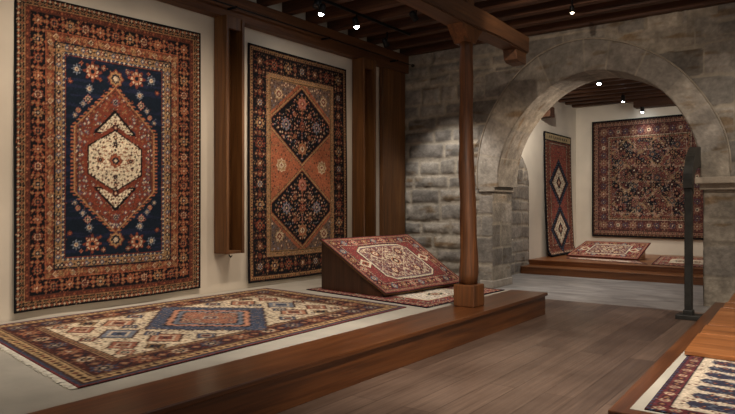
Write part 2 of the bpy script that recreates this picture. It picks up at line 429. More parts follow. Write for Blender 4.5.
# ---- back room
YB0 = YS + .8
struct(MB().box((XB - .15, YB, 0), (XR, YB + .15, 4.38), 0).build('wall_back', M_plaster2))
struct(MB().box((XB - .15, YB0, 0), (XB, YB, 4.38), 0).build('wall_back_left', M_plaster2))
struct(MB().box((XR, YB0, 0), (XR + .15, YB + .15, 4.38), 0).build('wall_back_right', M_plaster2))
# arched stone facing on the left wall of the back room
yv = np.arange(YB0, 13.98, .02); zv = np.arange(0, 2.9, .02); Yg, Zg = np.meshgrid(yv, zv)
top = np.where(Yg > 12.7, 2.05 + .75 * np.sqrt(np.clip(1 - ((Yg - 12.7) / 1.26) ** 2, 0, 1)), 2.8)
d, i = blocks(Yg, Zg, 21, .22, .4, .4, .8, 3, 11, 14.2); e = np.clip((d - .006) / .015, 0, 1)
Zc = np.minimum(Zg, top)
P = np.stack([XB + .004 + .012 * e + .012 * (fbm(Yg * 5, Zc * 5, 5) - .5), Yg, Zc], -1)
sf = grid_mesh('trim_1', np.concatenate([P, (P[-1:] - np.array([.04, 0, 0]))]), np.concatenate([stonecol(i, e, Yg, Zc, 24)] + [stonecol(i, e, Yg, Zc, 24)[-1:]]), M_stone, None); struct(sf)
V = [(XB - .01, 13.96, 0), (XB + .02, 13.96, 0), (XB + .02, 13.96, 2.1), (XB - .01, 13.96, 2.1)]
mesh('stone_edge', V, [(0, 1, 2, 3)], M_stone, sf, None, False, np.tile(lin((120, 110, 96)), (4, 1)))
# stone edge slab that closes the opening of wall thickness
st = empty('stepped_platform', (-2.2, 15, 0)); tag(st, 'two-step wooden platform across the back room beyond the arch', 'platform')
MB().box((XB + .035, 13.45, 0), (XR - .02, 14.2, .135), .004).build('lower_riser', M_step, st)
MB().box((XB + .035, 13.43, .135), (XR - .02, 14.2, .16), .008).build('lower_tread', M_step, st)
MB().box((XB + .01, 13.98, .16), (XR - .022, YB - .022, .25), .004).build('upper_riser', M_step, st)
MB().box((XB + .01, 13.95, .25), (XR - .022, YB - .022, .275), .008).build('upper_tread', M_step, st)
tag(MB().box((XB, 14.55, 3.60), (XB + .3, 14.85, 3.84), .012).build('beam_stub', M_joist), 'short dark timber beam end jutting from the back room left wall', 'beam end')
tag(MB().box((-4.15, 16.9, 3.98), (XR, 17.28, 4.135), .012).build('wall_plate_beam', M_joist), 'dark timber beam under the joists at the far end of the back room', 'beam')

# ================================================================== LEFT PLATFORM
pf = empty('display_platform', (-5, 5, 0)); tag(pf, 'long low platform with pale deck and glossy brown wooden edge along the left wall', 'platform')
MB().box((XL + .021, -1.5, 0), (-3.78, 8.58, .292), 0).box((XL + .021, 8.58, 0), (-5.25, 9.6, .292), 0).build('deck', M_deck, pf)
MB().box((-3.78, -1.5, .258), (-3.235, 8.60, .3), .008).build('edge_board', M_plat, pf)
MB().box((-3.77, -1.5, .0), (-3.262, 8.575, .258), .003).build('fascia', M_plat, pf)

# ================================================================== TIMBER
ps = empty('timber_post', (-3.6, 6.92, .3)); tag(ps, 'rough round timber post standing on the platform edge in front of the arch', 'post')
MB().box((-3.72, 6.78, .3), (-3.445, 7.06, .56), .012).build('base_block', M_post, ps)
b = MB(); pp = []; rd = []
for i in range(26):
    t = i / 25; z = .56 + t * (3.52 - .56)
    pp.append((-3.60 - .09 * t + .012 * math.sin(t * 7), 6.93 + .12 * t + .010 * math.sin(t * 9 + 1), z)); rd.append(.112 - .030 * min(1, t * 1.3) + .003 * math.sin(t * 17) + .003 * math.sin(t * 31))
b.tube(pp, rd, 14)
rr_ = random.Random(3); b.V = [(x + .004 * math.sin(z * 9 + k % 14), y + .004 * math.cos(z * 7 + (k % 14) * 2), z) for k, (x, y, z) in enumerate(b.V)]
b.build('shaft', M_post, ps, True)
MB().prism([(-3.82, 6.78, 3.70), (-3.82, 7.35, 3.70), (-3.82, 7.22, 3.60), (-3.82, 7.14, 3.50), (-3.82, 6.98, 3.50), (-3.82, 6.88, 3.60)], (.22, 0, 0), .012).build('capital_block', M_post, ps)
bm_ = empty('ceiling_beam', (-3.71, 6, 3.7)); tag(bm_, 'thick squared timber beam carried by the round post under the joists', 'beam')
bb = bmesh.new(); bmesh.ops.create_cube(bb, size=1)
for v in bb.verts: v.co = Vector((v.co.x * .27 - 3.715, v.co.y * 9.8 + 3.9, v.co.z * .25 + 3.826))
bmesh.ops.subdivide_edges(bb, edges=[e for e in bb.edges if abs(e.verts[0].co.y - e.verts[1].co.y) > 1], cuts=40)
for v in bb.verts: v.co += Vector((.012 * math.sin(v.co.y * 3.1 + v.co.z * 9), 0, .010 * math.sin(v.co.y * 2.3 + v.co.x * 8)))
bmesh.ops.bevel(bb, geom=[e for e in bb.edges if len(e.link_faces) == 2 and e.calc_face_angle(0) > .6], offset=.018, segments=2, affect='EDGES')
m_ = MB(); m_.bm(bb); m_.build('beam', M_beam, bm_)
MB().prism([(-3.81, 8.74, 3.70), (-3.81, 8.38, 3.70), (-3.81, 8.42, 3.56), (-3.81, 8.50, 3.53), (-3.81, 8.74, 3.53)], (.20, 0, 0), .008).build('corbel', M_beam, bm_)
for yy_ in (2.2, 7.05): MB().box((-3.78, yy_ - .09, 3.95), (-3.62, yy_ + .09, ZC - .0), .01).build('king_block', M_beam, bm_)

wb = MB().box((XL, -1.5, 4.12), (-6.84, YS - .04, ZC - .21), .012).build('wall_beam', M_wbeam); tag(wb, 'long dark timber beam along the top of the left wall', 'beam')
rl = empty('hanging_rail', (-6.7, 7, 4.2)); tag(rl, 'thin black hanging rail running along the beam above the wall rugs', 'rail')
MB().tube([(-6.68, -1, 4.24), (-6.68, YS - .16, 4.24)], .011, 10).build('rod', M_black, rl, True)
MB().tube([(-6.68, YS - .17, 4.24), (-6.68, YS - .13, 4.24)], .03, 12).build('end_knob', M_black, rl, True)
for yy_ in (2, 4, 6, 8, 10): MB().box((-6.85, yy_ - .01, 4.225), (-6.66, yy_ + .01, 4.255), .002).build('bracket', M_black, rl)

def channel(y0, y1, z0, label, hook=True):
    t = empty('timber_channel', (-6.86, (y0 + y1) / 2, z0)); tag(t, label, 'wall panel', 'open timber channels on the left wall')
    MB().box((XL + .021, y0, z0), (-6.72, y0 + .045, 4.12), .005).build('side_board', M_chan, t)
    MB().box((XL + .021, y1 - .045, z0), (-6.72, y1, 4.12), .005).build('side_board', M_chan, t)
    MB().box((XL + .021, y0 + .045, z0), (-6.965, y1 - .045, 4.12), .002).build('back_board', M_chan, t)
    MB().box((XL + .021, y0 + .045, z0), (-6.74, y1 - .045, z0 + .04), .004).build('bottom_board', M_chan, t)
    MB().box((-6.80, y0 + .045, 3.95), (-6.74, y1 - .045, 4.12), .004).build('top_board', M_chan, t)
    MB().box((-6.86, y0 + .05, z0 + .04), (-6.80, y0 + .10, 4.1), .004).build('inner_batten', M_chan, t)
    if hook: MB().tube([(-6.85, y0 + .16, z0), (-6.85, y0 + .16, z0 - .03), (-6.82, y0 + .16, z0 - .055), (-6.79, y0 + .16, z0 - .03)], .008, 8).build('hook', M_black, t, True)
channel(5.87, 6.20, .84, 'open timber channel on the plaster between the navy rug and the orange-diamond rug')
channel(9.00, 9.38, .84, 'open timber channel on the plaster just right of the orange-diamond rug')
wp = empty('corner_panel', (-6.86, 10.2, .29)); tag(wp, 'tall dark timber panelling in the corner beside the stone wall', 'wall panel')
MB().box((XL + .021, 9.84, .0), (-6.90, 10.14, 4.12), .006).build('board', M_chan, wp)
MB().box((XL + .021, 10.15, .0), (-6.90, YS - .09, 4.12), .006).build('board', M_chan, wp)

# ================================================================== RUG PAINTING
NAVY = (15, 26, 40); INK = (17, 16, 20); RUST = (124, 54, 36); ORG = (160, 86, 54); CRM = (198, 172, 138); GOLD = (160, 118, 76)
BLUE = (62, 72, 98); BRN = (80, 46, 34); IVO = (212, 194, 162); WINE = (88, 34, 32); REDX = (138, 52, 48); SKY = (108, 114, 126); PINK = (176, 108, 90)
class Rug:
    def __init__(s, w, h, base): s.w = w; s.h = h; s.a = np.zeros((h, w, 3)); s.a[:] = base; s.Y, s.X = np.mgrid[0:h, 0:w].astype(float); s.r = random.Random(w * h)
    def inset(s): return np.minimum(np.minimum(s.X, s.w - 1 - s.X), np.minimum(s.Y, s.h - 1 - s.Y))
    def put(s, m, c): s.a[m] = c
    def stamp(s, cx, cy, r, fn, clip=None):
        cx = round(cx); cy = round(cy); R = int(r) + 1
        for dy in range(-R, R + 1):
            for dx in range(-R, R + 1):
                x, y = cx + dx, cy + dy
                if 0 <= x < s.w and 0 <= y < s.h:
                    c = fn(dx, dy)
                    if c is not None and (clip is None or clip[y, x]): s.a[y, x] = c
    def rosette(s, cx, cy, r, cols, clip=None, n=8):
        def f(dx, dy):
            q = math.hypot(dx, dy) / r; t = math.atan2(dy, dx); p = .80 + .20 * math.cos(n * t)
            if q > p: return None
            if q < .2: return cols[0]
            if q < .42: return cols[1]
            if q < .62: return cols[2] if math.cos(n * t) > -.3 else cols[3]
            return cols[3]
        s.stamp(cx, cy, r, f, clip)
    def star(s, cx, cy, r, cols, clip=None):
        def f(dx, dy):
            a, b = abs(dx), abs(dy); q = min(max(a, b) / (.7 * r), (a + b) / (1.02 * r))
            if q > 1: return None
            if q > .86: return cols[3]
            if q > .55: return cols[2]
            if q > .28: return cols[1]
            return cols[0]
        s.stamp(cx, cy, r, f, clip)
    def diam(s, cx, cy, rx, ry, cols, clip=None):
        def f(dx, dy):
            q = abs(dx) / rx + abs(dy) / ry
            if q > 1: return None
            return cols[min(len(cols) - 1, int((1 - q) * len(cols)))]
        s.stamp(cx, cy, max(rx, ry), f, clip)
    def cross(s, cx, cy, c1, c2, clip=None, r=1):
        s.stamp(cx, cy, r, lambda dx, dy: c2 if dx == 0 and dy == 0 else (c1 if abs(dx) + abs(dy) <= r else None), clip)
    def band(s, a, b, base, motif=None, step=8, phase=0):
        I = s.inset(); s.put((I >= a) & (I < b), base)
        if not motif: return
        m = (a + b - 1) / 2
        for side in range(4):
            Ln = (s.w if side < 2 else s.h) - 1 - 2 * m; n = max(1, round(Ln / step))
            for k in range(n):
                t = m + Ln * (k + (side % 2) * 0) / n
                if side == 0: x, y = t, m
                elif side == 1: x, y = s.w - 1 - t, s.h - 1 - m
                elif side == 2: x, y = s.w - 1 - m, t
                else: x, y = m, s.h - 1 - t
                motif(s, x, y, k, side)
    def line(s, a, c, a2=None):
        I = s.inset(); s.put((I >= a) & (I < (a2 or a + 1)), c)
    def scatter(s, mask, step, fns, jit=.3):
        ny = int(s.h / step); nx = int(s.w / step / 2) + 1
        for j in range(ny):
            for i in range(nx):
                dx = (i + .5 * (j % 2)) * step + s.r.uniform(-jit, jit) * step; cy = (j + .5) * step + s.r.uniform(-jit, jit) * step
                f = s.r.choice(fns)
                for sx in (-1, 1):
                    x = int(s.w / 2 + sx * dx); y = int(cy)
                    if 0 <= x < s.w and 0 <= y < s.h and mask[y, x]: f(s, x, y)
    def finish(s, amp=.16, tone=1.0, sat=.86):
        q = np.random.default_rng(s.h); m = q.random((s.h, s.w)) < .09; dy = q.integers(-2, 3, (s.h, s.w)); dx = q.integers(-2, 3, (s.h, s.w))
        yy = np.clip(s.Y.astype(int) + dy, 0, s.h - 1); xx = np.clip(s.X.astype(int) + dx, 0, s.w - 1); s.a[m] = s.a[yy, xx][m]
        n = 1 + amp * (s.r_np() - .5) * 2
        ab = 1 + .16 * (fbm(s.Y * .06, s.X * .004, 3)[..., None] - .5)
        lum = s.a.mean(-1, keepdims=True); a = s.a * sat + lum * (1 - sat)
        return lin(np.clip(a * n * ab * tone, 0, 255))
    def r_np(s): return np.random.default_rng(s.w).random((s.h, s.w, 1))

def dots(c1, c2=None, r=1):
    return lambda s, x, y, k, sd: s.cross(x, y, c1 if k % 2 or not c2 else c2, INK if r > 1 else (c1 if k % 2 or not c2 else c2), None, r)
def ros(r, sets, every=1, small=None):
    def f(s, x, y, k, sd):
        if k % every == 0: s.rosette(x, y, r, sets[(k // every) % len(sets)])
        else: small(s, x, y, k, sd)
    return f

def leafy(cols, r):
    def f(s, x, y, k, sd):
        s.diam(x, y, r, r, cols)
        dx, dy = (0, 1) if sd < 2 else (1, 0)
        for q in (-1, 1): s.cross(x + q * dx * (r + 2), y + q * dy * (r + 2), cols[0], cols[-1])
    return f

def rug_navy():
    g = Rug(244, 350, NAVY); s = 1.11
    I = g.inset()
    g.band(0, 3, INK)
    g.band(3, 6, BRN, dots(ORG, CRM), 3)
    g.band(6, 11, INK, lambda s_, x, y, k, sd: s_.diam(x, y, 2.4, 2.4, [GOLD, RUST]) if k % 2 else s_.cross(x, y, (150, 112, 76), INK), 4)
    g.line(11, GOLD)
    g.band(12, 17, (100, 46, 32), lambda s_, x, y, k, sd: s_.cross(x, y, (INK, ORG, BRN)[k % 3], ORG, None, 1), 4)
    g.line(17, BRN)
    st = [[CRM, RUST, GOLD, ORG], [ORG, NAVY, GOLD, RUST], [CRM, NAVY, ORG, GOLD], [GOLD, WINE, CRM, RUST]]
    g.band(18, 35, INK)
    m35 = (g.inset() >= 18) & (g.inset() < 35)
    g.scatter(m35, 5, [lambda s_, x, y: s_.cross(x, y, ORG, RUST, m35), lambda s_, x, y: s_.cross(x, y, INK, ORG, m35), lambda s_, x, y: s_.cross(x, y, RUST, GOLD, m35)], .25)
    g2 = g.a.copy()
    def mm(s_, x, y, k, sd):
        if k % 2 == 0: s_.rosette(x, y, 6.8, st[(k // 2) % 4])
        else:
            s_.diam(x, y, 3.6, 3.6, [ORG, RUST, GOLD])
            dx, dy = (0, 1) if sd < 2 else (1, 0)
            for q in (-1, 1): s_.diam(x + q * dx * 5.5, y + q * dy * 5.5, 2.6, 2.6, [RUST, GOLD])
    m = 26
    I = g.inset()
    for side in range(4):
        Ln = (g.w if side < 2 else g.h) - 1 - 2 * m; n = 2 * round(Ln / 20)
        for k in range(n):
            t = m + Ln * k / n
            xy = [(t, m), (g.w - 1 - t, g.h - 1 - m), (g.w - 1 - m, t), (m, g.h - 1 - t)][side]
            mm(g, *xy, k, side)
    g.line(35, ORG)
    g.band(36, 45, (112, 54, 34), lambda s_, x, y, k, sd: s_.diam(x, y, 3.5, 3.5, [(GOLD, CRM, ORG)[k % 3], INK if k % 2 else RUST, GOLD]), 7)
    mb = (I >= 36) & (I < 46); g.scatter(mb, 4, [lambda s_, x, y: s_.cross(x, y, GOLD, ORG, mb), lambda s_, x, y: s_.put((abs(s_.X - x) < 1) & (abs(s_.Y - y) < 1) & mb, INK)], .4)
    g.line(46, INK)
    g.band(47, 54, (138, 104, 70), lambda s_, x, y, k, sd: s_.diam(x, y, 3.2, 3.2, [(NAVY, GOLD, BLUE, RUST)[k % 4], (CRM, INK, CRM, CRM)[k % 4]]), 5)
    g.line(54, GOLD); g.band(55, 58, INK, dots(BLUE, CRM), 3); g.line(58, RUST)
    # field
    cx, cy = (g.w - 1) / 2, (g.h - 1) / 2; x = abs(g.X - cx); y = abs(g.Y - cy)
    F0 = I >= 59; g.put(F0, NAVY)
    abr = (fbm(g.Y * .25, g.X * .02, 9) > .55) & F0; g.put(abr, (26, 32, 56))
    hw, sh, hh = 53, 38, 89
    def hexa(hw, sh, hh): return np.maximum(x / hw, np.where(y > sh, (y - sh) / (hh - sh) + x / hw, 0))
    tooth = ((np.floor(y / 2.5) + 0) % 2) * 3.0
    o = hexa(hw + 5 + 0, sh + 2, hh + 5)
    q = hexa(hw, sh, hh)
    ed = x - np.where(y > sh, hw * (1 - (y - sh) / (hh - sh)), hw)      # horizontal distance out
    g.put(F0 & (ed < 4.5) & (y < hh + 2) & (np.floor(g.Y / 2.2) % 2 == 0) & (ed > 0), ORG)
    g.put(F0 & (ed < 0) & (y < hh), RUST)
    g.put(F0 & (ed < 0) & (ed > -2) & (y < hh), GOLD)
    g.put(F0 & (ed < -4) & (ed > -6) & (y < hh - 3), BRN)
    red = F0 & (ed < -3) & (y < hh - 3)
    g.scatter(red, 5.2, [lambda s_, X, Y: s_.cross(X, Y, NAVY, CRM, red), lambda s_, X, Y: s_.cross(X, Y, GOLD, NAVY, red), lambda s_, X, Y: s_.diam(X, Y, 2.4, 2.4, [BLUE, CRM], red), lambda s_, X, Y: s_.cross(X, Y, BRN, BRN, red)], .3)
    for sy in (-1, 1):
        for kk in range(-8, 9):
            for sx in (-1, 1): g.diam(cx + sx * 45, cy + kk * 5, 2.4, 2.4, [NAVY, CRM] if kk % 2 else [BLUE, ORG])
    # upper / lower ivory chevrons
    for k_, (h0, h1, wd) in enumerate(((34, 57, 22),)):
        tri = (y > h0) & (y < h1) & (x < wd * (1 - (y - h0) / (h1 - h0)) + 1)
        tro = (y > h0 - 2) & (y < h1 + 4) & (x < wd * (1 - (y - h0) / (h1 - h0)) + 5)
        g.put(tro, INK); g.put(tri, IVO)
        tri2 = (y > h0) & (y < h1 - 9) & (x < (wd - 9) * (1 - (y - h0) / (h1 - h0)))
        g.scatter(tri, 4, [lambda s_, X, Y: s_.cross(X, Y, RUST, NAVY, tri), lambda s_, X, Y: s_.cross(X, Y, BRN, GOLD, tri), lambda s_, X, Y: s_.cross(X, Y, INK, ORG, tri)], .2)
    def inh(hw, sh, hh): return (x < np.where(y > sh, hw * (1 - (y - sh) / (hh - sh)), hw)) & (y < hh)
    g.put(inh(39, 19, 44), RUST); g.put(inh(36, 17, 38), INK); iv = inh(34, 16, 36); g.put(iv, IVO)
    g.scatter(iv, 5, [lambda s_, X, Y: s_.cross(X, Y, RUST, NAVY, iv), lambda s_, X, Y: s_.cross(X, Y, NAVY, RUST, iv), lambda s_, X, Y: s_.diam(X, Y, 2.4, 1.6, [BRN, ORG], iv), lambda s_, X, Y: s_.cross(X, Y, INK, BRN, iv, 1)], .32)
    g.star(cx, cy, 9, [CRM, NAVY, ORG, RUST])
    for sx in (-1, 1): g.rosette(cx + sx * 20, cy, 5, [CRM, NAVY, GOLD, RUST])
    for sy in (-1, 1):
        g.rosette(cx, cy + sy * 20, 4, [CRM, NAVY, RUST, NAVY]); g.diam(cx, cy + sy * 29, 3.4, 4.4, [INK, RUST, CRM])
        g.rosette(cx, cy + sy * 40, 5.5, [CRM, RUST, NAVY, INK]); g.rosette(cx, cy + sy * 70, 5, [CRM, NAVY, CRM, BLUE])
        g.star(cx, cy + sy * 98, 11, [CRM, NAVY, GOLD, RUST]); 
        for sx in (-1, 1):
            g.rosette(cx + sx * 29, cy + sy * 102, 12, [NAVY, ORG, CRM, RUST], None, 8)
            g.rosette(cx + sx * 49, cy + sy * 102, 6, [RUST, CRM, NAVY, SKY])
            for (a, b_, r_, c_) in ((33, 82, 5.5, [RUST, CRM, NAVY, SKY]), (35, 71, 5.5, [CRM, NAVY, CRM, PINK]), (42, 64, 4, [NAVY, CRM, RUST, SKY]), (47, 57, 3.6, [NAVY, GOLD, RUST, PINK]), (52, 51, 3.4, [NAVY, CRM, RUST, SKY]), (16, 109, 3, [NAVY, CRM, RUST, ORG]), (57, 88, 3.4, [NAVY, ORG, RUST, RUST]), (44, 110, 2.6, [INK, ORG, RUST, PINK]), (20, 94, 2.6, [INK, ORG, RUST, RUST])):
                g.rosette(cx + sx * a, cy + sy * b_, r_, c_)
    g.put((I >= 54) & (I < 55), GOLD)
    return g

def rug_orange():
    g = Rug(212, 322, INK); I = g.inset()
    g.band(0, 3, INK); g.band(3, 9, GOLD, lambda s_, x, y, k, sd: s_.cross(x, y, (INK, RUST, BRN)[k % 3], INK, None, 1), 4); g.line(3, BRN); g.line(8, BRN)
    st = [[CRM, RUST, GOLD, BRN], [ORG, NAVY, GOLD, RUST], [CRM, NAVY, RUST, GOLD], [GOLD, BLUE, CRM, BRN]]
    g.band(9, 33, INK); mb = (I >= 10) & (I < 33)
    g.scatter(mb, 5, [lambda s_, x, y: s_.cross(x, y, BRN, GOLD, mb), lambda s_, x, y: s_.cross(x, y, RUST, BRN, mb), lambda s_, x, y: s_.cross(x, y, (70, 52, 40), GOLD, mb)], .3)
    for side in range(4):
        m = 21; Ln = (g.w if side < 2 else g.h) - 1 - 2 * m; n = 2 * round(Ln / 27)
        for k in range(n):
            t = m + Ln * k / n; x, y = [(t, m), (g.w - 1 - t, g.h - 1 - m), (g.w - 1 - m, t), (m, g.h - 1 - t)][side]
            if k % 2 == 0: g.rosette(x, y, 8, st[(k // 2 + side) % 4])
            else:
                g.diam(x, y, 4, 4, [RUST, BRN, GOLD]); dx, dy = (0, 1) if side < 2 else (1, 0)
                for q in (-1, 1): g.rosette(x + q * dx * 7, y + q * dy * 7, 3, [CRM, GOLD, RUST, BRN])
    g.line(33, BRN); g.band(34, 40, GOLD, lambda s_, x, y, k, sd: s_.cross(x, y, (INK, RUST)[k % 2], CRM, None, 1), 4); g.line(40, INK); g.line(41, (150, 110, 66))
    F0 = I >= 42; cx, cy = (g.w - 1) / 2, (g.h - 1) / 2; x = abs(g.X - cx); yy = g.Y - cy
    fw, fh = g.w / 2 - 42, g.h / 2 - 42
    cn = (104, 82, 70)
    g.put(F0, ORG)
    cm = F0 & (abs(yy) > fh / 2) & (x / (1.16 * fw) + (abs(yy) - fh / 2) / (fh / 2) > 1.11)
    g.put(F0 & (abs(yy) > fh / 2), ORG); g.put(cm, cn)
    g.scatter(cm, 5, [lambda s_, X, Y: s_.cross(X, Y, SKY, RUST, cm), lambda s_, X, Y: s_.cross(X, Y, GOLD, NAVY, cm), lambda s_, X, Y: s_.diam(X, Y, 2.5, 2.5, [RUST, CRM], cm), lambda s_, X, Y: s_.cross(X, Y, NAVY, BLUE, cm), lambda s_, X, Y: s_.cross(X, Y, BRN, BRN, cm)], .35)
    om = F0 & ~cm
    g.scatter(om, 6, [lambda s_, X, Y: s_.cross(X, Y, NAVY, GOLD, om), lambda s_, X, Y: s_.cross(X, Y, BRN, NAVY, om), lambda s_, X, Y: s_.cross(X, Y, GOLD, BRN, om), lambda s_, X, Y: None], .35)
    for sy in (-1, 1):
        dc = cy + sy * fh / 2; yd = abs(g.Y - dc)
        q = np.maximum(x / (fw * 1.16), x / fw * .0) + yd / (fh / 2 - 2)
        q = np.where(x > fw - 1, 2, q)
        g.put(F0 & (q < 1.04), BRN); g.put(F0 & (q < 1.02), GOLD); g.put(F0 & (q < .965), RUST); nm = F0 & (q < .94); g.put(nm, INK)
        nm2 = F0 & (q < .86)
        g.scatter(nm2, 5, [lambda s_, X, Y: s_.cross(X, Y, ORG, CRM, nm), lambda s_, X, Y: s_.diam(X, Y, 2.4, 2.4, [RUST, CRM], nm), lambda s_, X, Y: s_.cross(X, Y, BLUE, CRM, nm), lambda s_, X, Y: s_.cross(X, Y, GOLD, NAVY, nm), lambda s_, X, Y: s_.cross(X, Y, PINK, RUST, nm)], .38)
        g.star(cx, dc + 33, 10, [NAVY, CRM, ORG, GOLD]); g.star(cx, dc - 33, 10, [CRM, RUST, PINK, ORG])
        g.rosette(cx, dc, 7, [CRM, NAVY, ORG, RUST])
        for sx in (-1, 1):
            g.rosette(cx + sx * 33, dc, 9, [CRM, NAVY, PINK, SKY]); g.rosette(cx + sx * 16, dc - 16, 4.5, [CRM, RUST, GOLD, ORG]); g.rosette(cx + sx * 16, dc + 16, 4.5, [CRM, RUST, GOLD, ORG])
            g.star(cx + sx * (fw - 16), cy + sy * (fh - 19), 9, [CRM, RUST, CRM, GOLD])
        g.put((x < 1) & nm & (yd < fh / 2 * .8) & ((g.Y.astype(int) % 3) > 0), ORG)
    for sx in (-1, 1): g.star(cx + sx * (fw - 20), cy, 10, [RUST, CRM, GOLD, CRM])
    return g

def rug_cream():
    g = Rug(212, 312, CRM); I = g.inset(); DB = (84, 34, 26)
    g.band(0, 2, REDX); g.band(2, 4, BLUE); g.band(4, 6, BRN)
    g.band(6, 13, (196, 152, 94), lambda s_, x, y, k, sd: s_.diam(x, y, 2.6, 2.6, [(DB, BRN, RUST)[k % 3]]), 6)
    g.line(13, BRN); g.line(14, GOLD)
    g.band(15, 35, DB); mb = (I >= 15) & (I < 35)
    g.scatter(mb, 5, [lambda s_, x, y: s_.cross(x, y, (120, 56, 38), GOLD, mb), lambda s_, x, y: s_.cross(x, y, NAVY, BLUE, mb), lambda s_, x, y: s_.cross(x, y, RUST, GOLD, mb), lambda s_, x, y: s_.cross(x, y, NAVY, NAVY, mb)], .4)
    for side in range(4):
        m = 25; Ln = (g.w if side < 2 else g.h) - 1 - 2 * m; n = 2 * round(Ln / 27)
        for k in range(n):
            t = m + Ln * k / n; x, y = [(t, m), (g.w - 1 - t, g.h - 1 - m), (g.w - 1 - m, t), (m, g.h - 1 - t)][side]
            if k % 2 == 0: g.rosette(x, y, 8.5, [[CRM, NAVY, GOLD, BLUE], [CRM, RUST, GOLD, ORG], [GOLD, NAVY, CRM, (150, 96, 60)]][(k // 2) % 3])
            else: g.diam(x, y, 6, 6, [NAVY, RUST, GOLD])
    g.line(35, GOLD); g.line(36, BRN); g.band(37, 40, GOLD, dots(BRN, RUST), 4); g.line(40, BRN)
    F0 = I >= 41; g.put(F0, (214, 188, 148))
    fm = F0
    g.scatter(fm, 5.4, [lambda s_, X, Y: s_.cross(X, Y, BRN, NAVY, fm), lambda s_, X, Y: s_.cross(X, Y, RUST, GOLD, fm), lambda s_, X, Y: s_.cross(X, Y, NAVY, BRN, fm), lambda s_, X, Y: s_.diam(X, Y, 2.6, 1.6, [BLUE, RUST], fm), lambda s_, X, Y: s_.cross(X, Y, GOLD, RUST, fm)], .4)
    cx, cy = (g.w - 1) / 2, (g.h - 1) / 2; x = abs(g.X - cx); y = abs(g.Y - cy)
    def hx(k): return (np.floor(x / 3) * 3 / (74 - k) + np.floor(y / 3) * 3 / (58 - k * .8)) < 1
    g.put(hx(-3), BRN); g.put(hx(0), BLUE); bm2 = hx(0)
    g.scatter(bm2, 5, [lambda s_, X, Y: s_.cross(X, Y, NAVY, CRM, bm2), lambda s_, X, Y: s_.cross(X, Y, SKY, RUST, bm2), lambda s_, X, Y: s_.cross(X, Y, GOLD, NAVY, bm2)], .3)
    g.put(hx(19), INK); g.put(hx(21), (196, 124, 88)); g.put(hx(28), INK); g.put(hx(30), SKY); g.put(hx(36), NAVY); im = hx(38); g.put(im, (170, 100, 70))
    g.scatter(im, 5, [lambda s_, X, Y: s_.cross(X, Y, CRM, NAVY, im), lambda s_, X, Y: s_.diam(X, Y, 2.6, 2.6, [NAVY, CRM], im), lambda s_, X, Y: s_.cross(X, Y, RUST, CRM, im), lambda s_, X, Y: s_.cross(X, Y, BLUE, GOLD, im)], .3)
    g.star(cx, cy, 8, [CRM, RUST, BLUE, CRM])
    def dm(X, Y, k, c): g.diam(X, Y, 20 * k, 16 * k, [BRN, c[0], c[0], c[1], c[2], c[2], c[3]], F0)
    for sy in (-1, 1):
        dm(cx, cy + sy * 84, 1.1, [SKY, CRM, BLUE, NAVY]); dm(cx, cy + sy * 108, .5, [RUST, CRM, NAVY, CRM])
        for sx in (-1, 1):
            dm(cx + sx * 38, cy + sy * 66, 1.0, [(178, 112, 78), CRM, RUST, NAVY]); dm(cx + sx * 36, cy + sy * 98, .8, [(170, 90, 62), CRM, RUST, GOLD])
            dm(cx + sx * 56, cy + sy * 42, .6, [BLUE, CRM, RUST, NAVY]); dm(cx + sx * 56, cy + sy * 84, .55, [(150, 110, 66), NAVY, NAVY, RUST]); dm(cx + sx * 18, cy + sy * 66, .5, [BLUE, CRM, NAVY, CRM]); dm(cx + sx * 57, cy + sy * 106, .5, [(180, 110, 76), CRM, NAVY, CRM])
    return g

